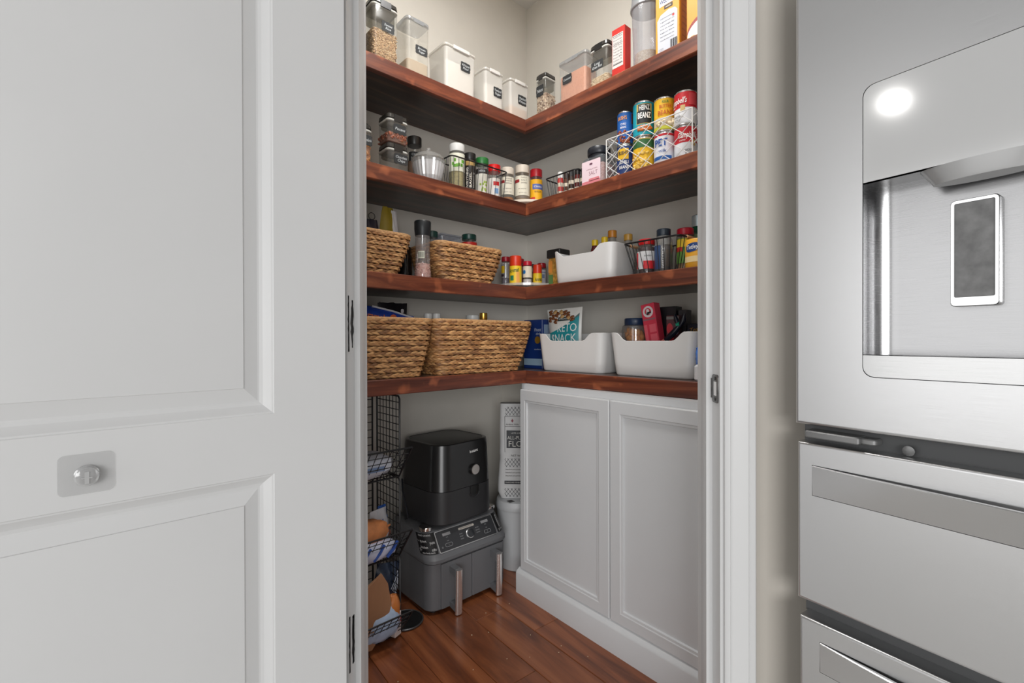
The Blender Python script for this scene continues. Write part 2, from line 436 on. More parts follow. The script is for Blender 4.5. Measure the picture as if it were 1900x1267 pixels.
# strike plate on the right jamb
def jamb_frame(o, s, n, z, facing):
    x, y = dg(s, n); o.location = (x, y, z); o.rotation_euler = (0, 0, R(45 + (180 if facing < 0 else 0)))
sp = thing('strike_plate', 'small grey metal strike plate on the right door jamb', 'strike plate')
jamb_frame(sp, JR, -0.021, 0.972, -1)
IRON = mat('satin_nickel', rgb(120, 120, 120), 0.35, 1.0, var=0.25, vscale=90)
DARKHOLE = mat('dark_hole', (0.01, 0.01, 0.01), 0.8)
# local +x looks into the opening, local +y towards the pantry
q = MB(); plate(q, 0, 0, 0, 0.030, 0.057, 0.0018, 0.006); part('face_plate', q, IRON, sp)
q = MB(); poly(q, [(-0.006, -0.014), (0.007, -0.014), (0.007, 0.014), (-0.006, 0.014)], 0.0016, 0.0006); part('latch_hole', q, mat('latch_pocket', rgb(225, 225, 225), 0.6), sp)
q = MB(); q.loft([[(0.0015, -0.014, z), (0.0035, -0.018, z), (0.0015, -0.0225, z), (-0.004, -0.0235, z), (-0.004, -0.022, z), (0.0, -0.021, z), (0.0008, -0.014, z)] for z in (-0.02, 0.02)]); part('lip', q, IRON, sp)
for z in (-0.021, 0.021):
    q = MB(); disc(q, 0.0014, 0, z, 0.0036, 0.0012, 10); part('screw', q, mat('screw_grey', rgb(80, 80, 80), 0.4, 1.0), sp)

# ---- the door, swung open parallel to the left wall
DX, DT, DY0, DY1, DZ0, DZ1 = 0.800, 0.035, -2.044, -1.284, 0.012, 2.035
dm = MB()
yi0, yi1 = DY0 + 0.131, DY1 - 0.131
pans = [(0.27, 0.8325), (0.9402, 1.91)]
for (a, b_, c, d) in ((DY0, yi0, DZ0, DZ1), (yi1, DY1, DZ0, DZ1), (yi0, yi1, DZ0, pans[0][0]), (yi0, yi1, pans[0][1], pans[1][0]), (yi0, yi1, pans[1][1], DZ1)):
    dm.add([(DX, a, c), (DX, b_, c), (DX, b_, d), (DX, a, d)], [(0, 1, 2, 3)])
dm.add([(DX, DY0, DZ0), (DX, DY1, DZ0), (DX, DY1, DZ1), (DX, DY0, DZ1), (DX - DT, DY0, DZ0), (DX - DT, DY1, DZ0), (DX - DT, DY1, DZ1), (DX - DT, DY0, DZ1)],
       [(4, 7, 6, 5), (0, 4, 5, 1), (1, 5, 6, 2), (2, 6, 7, 3), (3, 7, 4, 0)])
door = struct('door_1', dm, mat('door_paint', rgb(208, 208, 208), 0.42, bump=0.03, bscale=40, var=0.012, vscale=5), 'white two-panel pantry door swung open on the left')
DOORM = door.data.materials[0]
for z0, z1 in pans:
    q = MB(); rs = []
    for ins, dx in ((0, 0), (0.0015, -0.0016), (0.004, -0.0022), (0.0065, -0.0045), (0.016, -0.0105), (0.0215, -0.012), (0.0245, -0.0118), (0.0465, -0.0050), (0.0480, -0.0046), (0.0486, -0.0024), (0.0500, -0.0022)):
        rs.append([(DX + dx, yi0 + ins, z0 + ins), (DX + dx, yi1 - ins, z0 + ins), (DX + dx, yi1 - ins, z1 - ins), (DX + dx, yi0 + ins, z1 - ins)])
    q.loft(rs, cap0=False); part('panel', q, DOORM, door, sharp=12)
HINGE = mat('worn_hinge', (0.02, 0.02, 0.02), 0.55, 0.3, var=0.7, vscale=120)
rh = random.Random(5)
for zc in (1.92, 1.106, 0.44):
    q = MB()
    # ragged worn leaf in the jamb rebate
    for n0, n1, hh in ((-0.008, -0.0025, 0.058), (-0.034, -0.017, 0.050)):
        pts = []
        for i in range(13):
            z = zc + hh * (i / 6 - 1); pts.append((n1 - 0.004 * rh.random() - 0.010 * abs(i / 6 - 1) ** 3 * (n1 - n0) / 0.017, z))
        for i in range(12, -1, -1):
            z = zc + hh * (i / 6 - 1); pts.append((n0 + 0.004 * rh.random() * (n1 - n0) / 0.012 + 0.008 * abs(i / 6 - 1) ** 3 * (n1 - n0) / 0.017, z))
        q.loft([[(*dg(JL + t, n), z) for n, z in pts] for t in (-0.001, 0.0011)])
    part('hinge', q, HINGE, door, 'black worn hinge leaf let into the jamb')
# clear adhesive hook on the lock rail
hk = thing('adhesive_hook', 'clear square adhesive wall hook stuck on the white door', 'hook', (DX, -1.666, 0.881))
q = MB(); plate(q, 0.0005, 0, 0, 0.062, 0.058, 0.0010, 0.008, 5); part('backing', q, clear('hook_film', (0.99, 0.99, 0.99), 0.09, 0.02, 0.3, (0.62, 0.62, 0.62)), hk)
CLR = clear('clear_plastic', (0.965, 0.97, 0.965), 0.05, 0.12)
q = MB(); q.loft([[(h, r * math.cos(2 * PI * j / 20), r * math.sin(2 * PI * j / 20) - 0.002) for j in range(20)] for r, h in ((0.0145, 0.0012), (0.0145, 0.004), (0.012, 0.005), (0.0115, 0.011), (0.0135, 0.012), (0.0135, 0.0155), (0.0118, 0.0165))])
part('knob', q, clear('hook_knob', (0.98, 0.98, 0.98), 0.4, 0.2, 0.1, (0.6, 0.6, 0.6)), hk)
q = MB(); plate(q, 0.0166, 0.0, -0.003, 0.005, 0.017, 0.0012); plate(q, 0.0166, 0.0, -0.003, 0.012, 0.0015, 0.0014); part('emblem', q, mat('hook_mark', rgb(176, 176, 176), 0.4), hk)

# ---------------------------------------------------------------- fridge
fr = thing('fridge', 'stainless steel french-door fridge with recessed water dispenser', 'fridge', (1.4315, -0.7197, 0), -99.0)
ST = steel('brushed_steel', (0.66, 0.66, 0.665), 0.30)
STD = steel('brushed_steel_dark', (0.36, 0.36, 0.365), 0.32)
FGR = mat('fridge_grey', rgb(96, 97, 98), 0.5)
q = MB(); q.box(-0.66, -0.062, 0.003, 0.907, 0.03, 1.76); part('body', q, FGR, fr)
def slab(mb, y0, y1, z0, z1, d=0.058, e=0.006, n=4):
    rs = []
    for k in range(n + 1):
        t = (k / n) * PI / 2
        ins = e * (1 - math.sin(t)); dx = -e * (1 - math.cos(PI / 2 - t)) if False else -e * (1 - math.sin(t)) 
        a = R(90 * k / n); ins = e * (1 - math.sin(a)); 
        rs.append((ins, -e * math.cos(a) if False else -e + e * math.sin(a)))
    rings = [[(-d, y0, z0), (-d, y1, z0), (-d, y1, z1), (-d, y0, z1)]]
    for k in range(n + 1):
        a = R(90 * k / n); ins = e * (1 - math.cos(a)); x = -e + e * math.sin(a)
        rings.append([(x, y0 + ins, z0 + ins), (x, y1 - ins, z0 + ins), (x, y1 - ins, z1 - ins), (x, y0 + ins, z1 - ins)])
    return mb.loft(rings, True, False), e
# left door with the dispenser opening cut out of its front
UZ0, UZ1, UY1 = 0.920, 1.755, 0.452
q = MB(); q, e = slab(q, 0.0, UY1, UZ0, UZ1)
hy0, hy1, hz0, hz1, hr = 0.104, 0.372, 1.010, 1.4785, 0.016
hole = [(y, z) for y, z, _ in [(p[0], p[1], 0) for p in rrect(hy1 - hy0, hz1 - hz0, hr, 0, 4, (hy0 + hy1) / 2, (hz0 + hz1) / 2)]]
cor = [(UY1 - e, UZ1 - e), (e, UZ1 - e), (e, UZ0 + e), (UY1 - e, UZ0 + e)]
vs = [(0, a, b) for a, b in hole] + [(0, a, b) for a, b in cor]; nh = len(hole); fs = []
for c in range(4):
    for i in range(4): fs.append((nh + c, c * 5 + i, c * 5 + i + 1))
    fs.append((nh + c, c * 5 + 4, (c * 5 + 5) % nh, nh + (c + 1) % 4))
q.add(vs, fs)
q.loft([[(0, a, b) for a, b in hole], [(-0.012, a, b) for a, b in hole]], False, False)
fdoor = part('door', q, ST, fr, sharp=25)
q = MB(); slab(q, 0.4575, 0.91, UZ0, UZ1); q.add([(0, 0.4635, UZ0 + e), (0, 0.904, UZ0 + e), (0, 0.904, UZ1 - e), (0, 0.4635, UZ1 - e)], [(0, 1, 2, 3)]); part('door', q, ST, fr)
# dispenser: control panel above, niche, tray below
DP = mat('dispenser_panel', (0.74, 0.74, 0.74), 0.09, 0.55)
ew = 0.0012
q = MB(); pz0 = 1.3235
pts = [(hy0 + ew, pz0)] + [(a, b) for a, b in [(p[0], p[1]) for p in rrect(hy1 - hy0 - 2 * ew, hz1 - hz0 - 2 * ew, hr, 0, 4, (hy0 + hy1) / 2, (hz0 + hz1) / 2)] if b > pz0][::-1] + [(hy1 - ew, pz0)]
q.loft([[(-0.010, a, b) for a, b in pts], [(0.0006, a, b) for a, b in pts]]); part('control_panel', q, DP, fdoor, 'glossy silver dispenser control panel')
q = MB(); nx = -0.052
nich = []
for i in range(7):
    t = R(90 * i / 6); nich.append((-0.002 + (nx + 0.002 + 0.03) * 0 - 0.02 - 0.032 * math.sin(t), hy0 + ew + 0.03 * (1 - math.cos(t)) ))
prof = [(0.0, hy0 + ew), (-0.018, hy0 + ew)] + nich[1:] + [(-0.052, hy1 - 0.03)] + [(x, hy0 + hy1 - y) for x, y in reversed(nich[1:-1])] + [(-0.018, hy1 - ew), (0.0, hy1 - ew)]
q.loft([[(x, y, 1.03) for x, y in prof], [(x, y, pz0) for x, y in prof]], False, False, closed=False)
q.add([(x, y, pz0) for x, y in prof], [tuple(range(len(prof)))])
q.add([(x, y, 1.0465) for x, y in prof], [tuple(range(len(prof)))])
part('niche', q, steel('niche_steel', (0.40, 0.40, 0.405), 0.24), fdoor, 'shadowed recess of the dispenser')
q = MB(); pts = [(hy0 + ew, 1.0455)] + [(p[0], p[1]) for p in rrect(hy1 - hy0 - 2 * ew, hz1 - hz0 - 2 * ew, hr, 0, 4, (hy0 + hy1) / 2, (hz0 + hz1) / 2) if p[1] < 1.0455] + [(hy1 - ew, 1.0455)]
q.loft([[(-0.012, a, b) for a, b in pts], [0 and 0 or (0.0012, a, b) for a, b in pts]]); part('drip_tray', q, steel('tray_steel', (0.58, 0.58, 0.58), 0.24), fdoor)
# chute under the panel
q = MB(); rs = []
for z, a, b_ in ((pz0, 0.072, 0.040), (1.303, 0.058, 0.034), (1.299, 0.056, 0.032)):
    rs.append([(-0.020 + b_ * math.cos(2 * PI * j / 24) * 0.62, 0.243 + a * math.sin(2 * PI * j / 24), z) for j in range(24)])
q.loft(rs); part('chute', q, mat('chute_grey', rgb(170, 170, 170), 0.3, 0.3), fdoor)
q = MB(); q.box(-0.012, -0.006, 0.235, 0.285, 1.318, 1.3236); part('vent', q, mat('black_gap', (0.012, 0.012, 0.012), 0.6), fdoor)
q = MB(); rs = []
for w, h, x in ((0.052, 0.155, -0.052), (0.052, 0.155, -0.030), (0.050, 0.153, -0.028), (0.043, 0.137, -0.028)):
    zz = 1.1965 + (0.004 if w < 0.045 else 0)
    rs.append([(x, 0.230 + p[0], zz + p[1]) for p in rrect(w, h, 0.005 if w > 0.045 else 0.002, 0, 3)])
q.loft(rs, True, False); part('paddle_frame', q, mat('chrome', (0.8, 0.8, 0.8), 0.12, 1.0), fdoor, 'bright chrome frame of the dispenser paddle')
q = MB(); q.box(-0.032, -0.0295, 0.208, 0.252, 1.131, 1.270); part('paddle', q, mat('paddle_rubber', rgb(112, 112, 112), 0.4, var=0.25, vscale=60), fdoor)
# drawers with pocket handles
def drawer(z0, z1, hz, hh, y0=0.004, hy=0.0245):
    q = MB(); q, e = slab(q, y0, 0.908, z0, z1, 0.055, 0.005)
    a, b = hy + y0, 0.908 - hy; c, d = hz, hz + hh
    O = [(y0 + e, z0 + e), (0.908 - e, z0 + e), (0.908 - e, z1 - e), (y0 + e, z1 - e)]; I = [(a, c), (b, c), (b, d), (a, d)]
    q.add([(0, *p) for p in O] + [(0, *p) for p in I], [(0, 1, 5, 4), (1, 2, 6, 5), (2, 3, 7, 6), (3, 0, 4, 7)])
    o = part('drawer', q, ST, fr)
    # bowed handle plate: meets the front at its lower edge, stands proud, pocket behind its upper edge
    q = MB(); n = 14; rows = []
    for i in range(n + 1):
        t = i / n; y = a + 0.001 + (b - a - 0.002) * t; bow = 0.026 * math.sin(PI * t) ** 0.8
        rows.append([(-0.014, y, c + 0.001), (0.0005, y, c + 0.001), (0.002 + bow * 0.55, y, c + hh * 0.45), (0.002 + bow, y, d - 0.0022), (bow, y, d - 0.0010), (-0.004 + bow * 0.8, y, d - 0.0016), (-0.014, y, c + 0.01)])
    q.loft(rows); part('handle', q, ST, o, 'bowed recessed bar handle', sharp=30)
    q = MB(); q.loft([[(0, a, c), (0, b, c), (0, b, d), (0, a, d)], [(-0.016, a, c), (-0.016, b, c), (-0.016, b, d), (-0.016, a, d)]], False, True); part('pocket', q, ST, o)
    return o
drawer(0.608, 0.889, 0.797, 0.054)
drawer(0.300, 0.578, 0.493, 0.053, 0.008, 0.033)
q = MB(); q.box(-0.05, -0.004, 0.012, 0.908, 0.04, 0.285); part('drawer', q, ST, fr)
q = MB(); q.box(-0.06, -0.035, 0.003, 0.907, 0.575, 0.612); q.box(-0.06, -0.030, 0.003, 0.907, 0.885, 0.924); part('gasket', q, mat('gasket_grey', rgb(72, 73, 74), 0.55), fr)
q = MB(); q.rbox(0.084, 0.040, 0.012, 0.004, 0.002, 0.8985, -0.018, 0.058); q.rbox(0.026, 0.03, 0.010, 0.008, 0.002, 0.8995, -0.020, 0.108); part('hinge_cover', q, mat('hinge_grey', rgb(128, 128, 128), 0.4, 0.6), fr)
q = MB(); q.lathe([(0.008, 0), (0.008, 0.003), (0.004, 0.004)], 14).map(lambda p: Vector((-0.022 + p.z, 0.158 + p.x, 0.898 + p.y))); part('screw', q, IRON, fr)

# ---------------------------------------------------------------- lower cabinet
cb = thing('cabinet', 'white two-door base cabinet with recessed panels under the right shelf', 'cabinet', (0.255, -0.283, 0), -93.0)
CABW = mat('cabinet_paint', rgb(211, 213, 215), 0.40, bump=0.03, bscale=60, var=0.01, vscale=9)
q = MB(); q.box(-0.262, -0.002, 0.0, 1.045, 0.001, 0.8855); part('carcass', q, CABW, cb)
for y0, y1, pl_, pr_ in ((0.009, 0.4835, 0.037, 0.055), (0.4870, 0.9615, 0.053, 0.04)):
    q = MB(); z0, z1, th = 0.103, 0.8615, 0.017
    rs = []
    for ins, x in ((0, -0.001), (0, th - 0.003), (0.003, th)):
        rs.append([(x, y0 + ins, z0 + ins), (x, y1 - ins, z0 + ins), (x, y1 - ins, z1 - ins), (x, y0 + ins, z1 - ins)])
    for ins, x in ((0, th), (0.003, th - 0.002), (0.010, th - 0.003), (0.0125, th - 0.009)):
        rs.append([(x, y0 + pl_ - 0.01 + ins, z0 + 0.037 + ins), (x, y1 - pr_ + 0.01 - ins, z0 + 0.037 + ins), (x, y1 - pr_ + 0.01 - ins, z1 - 0.043 - ins), (x, y0 + pl_ - 0.01 + ins, z1 - 0.043 - ins)])
    q.loft(rs, False, True); part('door', q, CABW, cb, sharp=12)
q = MB(); pf = [(-0.0, 0.0), (0.030, 0.0), (0.030, 0.083), (0.027, 0.090), (0.018, 0.096), (0.012, 0.102), (-0.0, 0.102)]
q.loft([[(x, y, z) for x, z in pf] for y in (-0.004, 1.045)]); part('baseboard', q, CABW, cb)

# ---------------------------------------------------------------- shelves
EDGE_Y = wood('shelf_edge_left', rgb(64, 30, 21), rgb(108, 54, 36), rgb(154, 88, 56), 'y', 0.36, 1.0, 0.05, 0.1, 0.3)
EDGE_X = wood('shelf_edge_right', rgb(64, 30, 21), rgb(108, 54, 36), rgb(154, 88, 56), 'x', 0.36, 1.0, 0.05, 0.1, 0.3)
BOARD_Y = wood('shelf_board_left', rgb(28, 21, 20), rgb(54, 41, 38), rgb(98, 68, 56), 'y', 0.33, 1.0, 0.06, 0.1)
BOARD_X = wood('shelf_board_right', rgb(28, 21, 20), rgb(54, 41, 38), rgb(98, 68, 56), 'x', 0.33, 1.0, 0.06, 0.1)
T, D = 0.0534, 0.275
lab = {1: 'topmost corner shelf of dark red stained wood', 2: 'second corner shelf from the top, dark red wood, holding canned food',
       3: 'third corner shelf from the top, dark red wood, over the white snack bins', 4: 'lowest corner shelf of dark red wood, above the white cabinet'}
for k in (1, 2, 3, 4):
    z = SH[k]
    t = thing('corner_shelf', lab[k], 'shelf', (0, 0, z - T), 0, 'L-shaped pantry shelves')
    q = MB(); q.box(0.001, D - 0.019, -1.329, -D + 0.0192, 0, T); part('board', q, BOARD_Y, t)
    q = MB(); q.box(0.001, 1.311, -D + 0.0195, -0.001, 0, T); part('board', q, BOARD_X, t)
    e = 0.0025
    q = MB(); rs = []
    for y in (-1.329, None):
        pts = []
        for x, zz in ((D - 0.0188, 0), (D - e, 0), (D, e), (D, T - e), (D - e, T), (D - 0.0188, T)):
            pts.append((x, y if y is not None else -x - 0.0004, zz))
        rs.append(pts)
    q.loft(rs); part('front_edge', q, EDGE_Y, t, 'red-brown front board', sharp=30)
    q = MB(); rs = []
    for x in (None, 1.311):
        pts = []
        for d, zz in ((D - 0.0188, 0), (D - e, 0), (D, e), (D, T - e), (D - e, T), (D - 0.0188, T)):
            pts.append((x if x is not None else d + 0.0004, -d, zz))
        rs.append(pts)
    q.loft(rs); part('front_edge', q, EDGE_X, t, 'red-brown front board', sharp=30)

# ---------------------------------------------------------------- builders for the pantry goods
BLK = mat('black_plastic', rgb(34, 33, 33), 0.32)
BLKLID = mat('smoky_black_lid', rgb(52, 50, 47), 0.22)
CHALKB = mat('chalkboard_label', rgb(40, 42, 44), 0.7)
CHALK = mat('chalk_ink', rgb(205, 210, 212), 0.8)
WHP = mat('white_plastic', rgb(228, 228, 226), 0.35)
CREAM = mat('cream_plastic', rgb(226, 214, 198), 0.4)
GREYLID = clear('grey_clear_lid', (0.80, 0.82, 0.84), 0.25, 0.25, 0.1, (0.62, 0.64, 0.66))
MILKY = clear('milky_plastic', (0.985, 0.98, 0.965), 0.42, 0.06, 0.2, (0.93, 0.91, 0.87))
WHLID = mat('soft_white_lid', rgb(216, 214, 210), 0.4)
SEAL = mat('silicone_seal', rgb(196, 196, 190), 0.5)
WIRE = mat('black_wire', rgb(24, 24, 26), 0.4)
WWIRE = mat('white_wire', rgb(232, 232, 230), 0.4)
FLOUR = mat('flour', rgb(228, 224, 216), 0.9, bump=0.3, bscale=90)
SUGARB = mat('brown_powder', rgb(206, 186, 160), 0.9, bump=0.3, bscale=150)
COUS = speckle('couscous', [rgb(196, 126, 92), rgb(230, 164, 128), rgb(214, 144, 106)], 700, 0.85, 0.3)
OATS = speckle('oats', [rgb(176, 152, 118), rgb(226, 206, 176), rgb(200, 176, 140)], 300, 0.85, 0.5)
WALNUT = [rgb(188, 150, 108), rgb(222, 188, 144), rgb(150, 112, 76)]
G_TOP = 'food storage containers on the top shelf'

def scatter(mb, w, d, h, size, n, rng, faces=True, squash=0.7):
    """kernels lying against the front, left, right and top faces of a w x d x h filling"""
    for _ in range(n):
        k = rng.random(); s = size * rng.uniform(0.75, 1.25)
        if k < 0.5: p = (d / 2 - s * 0.2, rng.uniform(-w / 2 + s * .5, w / 2 - s * .5), rng.uniform(s, h))
        elif k < 0.66: p = (rng.uniform(-d / 2, d / 2 - s * .5), -w / 2 + s * 0.2, rng.uniform(s, h))
        elif k < 0.82: p = (rng.uniform(-d / 2, d / 2 - s * .5), w / 2 - s * 0.2, rng.uniform(s, h))
        else: p = (rng.uniform(-d / 2 + s, d / 2 - s), rng.uniform(-w / 2 + s, w / 2 - s), h + rng.uniform(-.3, .5) * s)
        rot = Matrix.Rotation(rng.uniform(0, 6.28), 3, 'Z') @ Matrix.Rotation(rng.uniform(-1.2, 1.2), 3, 'Y')
        mb.blob(p, s * 0.62, s * 0.5, s * 0.5 * squash, 5, rot)
    return mb

def container(arm, sh, along, front, w, d, h, label, lid='black', fill=None, fillh=0.1, kern=None, text=None, ly=0.0, lz=0.6, lw=0.045, lh=0.03, z0=0.0, rot=0.0, body=None, group=G_TOP, ts=1.0, r=0.014):
    (x, y), rz = at(arm, along, front - d / 2)
    t = thing('food_container', label, 'container', (x, y, SH[sh] + z0), rz + rot, group)
    body = body or CLR
    lidh = {'black': 0.024, 'grey': 0.014, 'white': 0.012}[lid]
    q = MB(); q.rbox(w * 0.965, d * 0.965, h - lidh, r, 0.004, 0, tw=w, td=d); part('tub', q, body, t)
    if fill:
        q = MB(); q.rbox(w * 0.915, d * 0.90, fillh, r * 0.8, 0.003, 0.003, tw=w * 0.925, td=d * 0.915)
        o = part('filling', q, fill, t)
        if kern:
            rng = random.Random(int(along * 1000) + sh)
            k = MB(); scatter(k, w * 0.925, d * 0.915, fillh, kern[0], kern[1], rng)
            part('kernels', k, kern[2], o, kind='stuff', sharp=180)
    if lid == 'black':
        q = MB(); q.rbox(w * 1.01, d * 1.01, 0.008, r, 0.002, h - lidh - 0.004); part('seal', q, SEAL, t)
        q = MB(); q.rbox(w * 1.03, d * 1.03, lidh, r * 1.1, 0.006, h - lidh + 0.002, tw=w * 0.97, td=d * 0.97); l = part('lid', q, BLKLID, t)
        q = MB(); q.box(d * 0.5, d * 0.53, -w * 0.20, w * 0.20, h - lidh - 0.004, h - 0.004); part('clip', q, BLK, l)
        # the sleeve of the lid that dips into the tub
        q = MB(); q.rbox(w * 0.84, d * 0.84, h * 0.20, r * 0.8, 0.004, h - lidh - h * 0.20, n=4); part('sleeve', q, clear('smoke_sleeve', (0.66, 0.65, 0.60), 0.14, 0.1, 0.15, (0.3, 0.29, 0.26)), l)
    elif lid == 'grey':
        q = MB(); q.rbox(w * 1.035, d * 1.035, lidh, r * 1.1, 0.003, h - lidh); l = part('lid', q, GREYLID, t)
        q = MB(); q.box(d * 0.515, d * 0.53, -w * 0.22, w * 0.22, h - lidh - 0.003, h - 0.003); part('clip', q, GREYLID, l)
    else:
        q = MB(); q.rbox(w * 1.035, d * 1.035, lidh, r * 1.1, 0.003, h - lidh); l = part('lid', q, MILKY, t)
        q = MB(); q.rbox(w * 0.52, 0.008, lidh + 0.004, 0.003, 0.002, h - lidh - 0.004, cx=d * 0.52); part('clip', q, WHLID, l, 'white snap clip')
    if text:
        q = MB(); zz = h * lz; fx = d / 2 * (0.965 + 0.035 * lz) + 0.0008
        plaque(q, fx, ly, zz, lw, lh); o = part('chalk_label', q, CHALKB, t)
        q = MB(); n = len(text)
        for i, s in enumerate(text):
            sz = lh * (0.36 if n > 1 else 0.42) * ts; xs = [v[0] for v in text2d(s, sz, 0.25, 0.004)[0]]
            flat(q, s, sz, fx + 0.0010, ly, zz + lh * 0.22 * ((n - 1) / 2 - i) * 1.5, w=min(max(xs) - min(xs), lw * 0.78), shear=0.25, bold=0.004)
        part('lettering', q, CHALK, o)
    return t

def carton(name, arm, sh, along, front, w, d, h, m, label, cat='box', z0=0.0, rot=0.0, tilt=0.0, loc=None, group=None, e=0.0012):
    if loc: (x, y), rz = (loc[0], loc[1]), (0 if arm == 'L' else -90)
    else: (x, y), rz = at(arm, along, front - d / 2)
    t = thing(name, label, cat, (x, y, SH[sh] + z0), rz + rot, group)
    if tilt: t.rotation_euler.x = R(tilt)
    q = MB(); q.rbox(w, d, h, 0.0015, e, n=1); part('carton', q, m, t)
    return t

def jar(name, label, cat, loc, bands, rz, group=None, n=20):
    """bands: (part name, [(r, z)...], material, part label)"""
    t = thing(name, label, cat, loc, rz, group)
    for bnd in bands:
        q = MB(); q.lathe(bnd[1], n); part(bnd[0], q, bnd[2], t, bnd[3] if len(bnd) > 3 else None)
    return t
def face(x, y): return math.degrees(math.atan2(-1.66994 - y, 1.71507 - x))   # the side of a round jar that is turned to the doorway
def capprof(r, z0, z1, e=0.002): return [(r * 0.97, z0), (r, z0 + e), (r, z1 - e), (r - e, z1)]
def bodyprof(r, z1, neck=None, sh=0.012, z0=0.0): 
    p = [(r - 0.003, z0), (r, z0 + 0.003), (r, z1 - sh)]
    p += [(neck or r * 0.85, z1 - 0.002), (neck or r * 0.85, z1)]
    return p

def wire_basket(name, label, cat, arm, sh, a0, a1, front, depth, h, group=None, taper=0.02, step=0.024, m=WIRE, handles=False, loc=None):
    w = a1 - a0
    (x, y), rz = at(arm, (a0 + a1) / 2, front - depth / 2)
    t = thing(name, label, cat, (x, y, SH[sh]), rz, group)
    def ring(dd, ww, z, r=0.014): return [(p[0], p[1], z) for p in rrect(dd, ww, r, 0, 3)]
    q = MB(); q.tube(ring(depth, w, h), 0.0030, 6, True); rim = part('rim', q, m, t)
    q = MB(); q.tube(ring(depth - 2 * taper, w - 2 * taper, 0.0022), 0.0018, 5, True)
    n = max(3, int(w / step))
    for i in range(n + 1):
        f = i / n - 0.5
        for s in (1, -1):
            q.tube([(s * depth / 2, f * (w - 0.02), h), (s * (depth / 2 - taper), f * (w - 2 * taper - 0.012), 0.002)], 0.0014, 4)
    nd = max(2, int(depth / step))
    for i in range(nd + 1):
        f = i / nd - 0.5
        for s in (1, -1):
            q.tube([(f * (depth - 0.02), s * w / 2, h), (f * (depth - 2 * taper - 0.012), s * (w / 2 - taper), 0.002)], 0.0014, 4)
        q.tube([(f * (depth - 2 * taper - 0.012), -(w / 2 - taper), 0.0018), (f * (depth - 2 * taper - 0.012), (w / 2 - taper), 0.0018)], 0.0011, 4)
    part('wires', q, m, t)
    if handles:
        for s in (1, -1):
            q = MB(); q.tube([(-depth * 0.22, s * (w / 2 + 0.0005), h), (depth * 0.22, s * (w / 2 + 0.0005), h)], 0.0055, 8)
            part('handle', q, mat('pale_wood', rgb(206, 160, 118), 0.6), t, 'pale wooden grip')
    return t

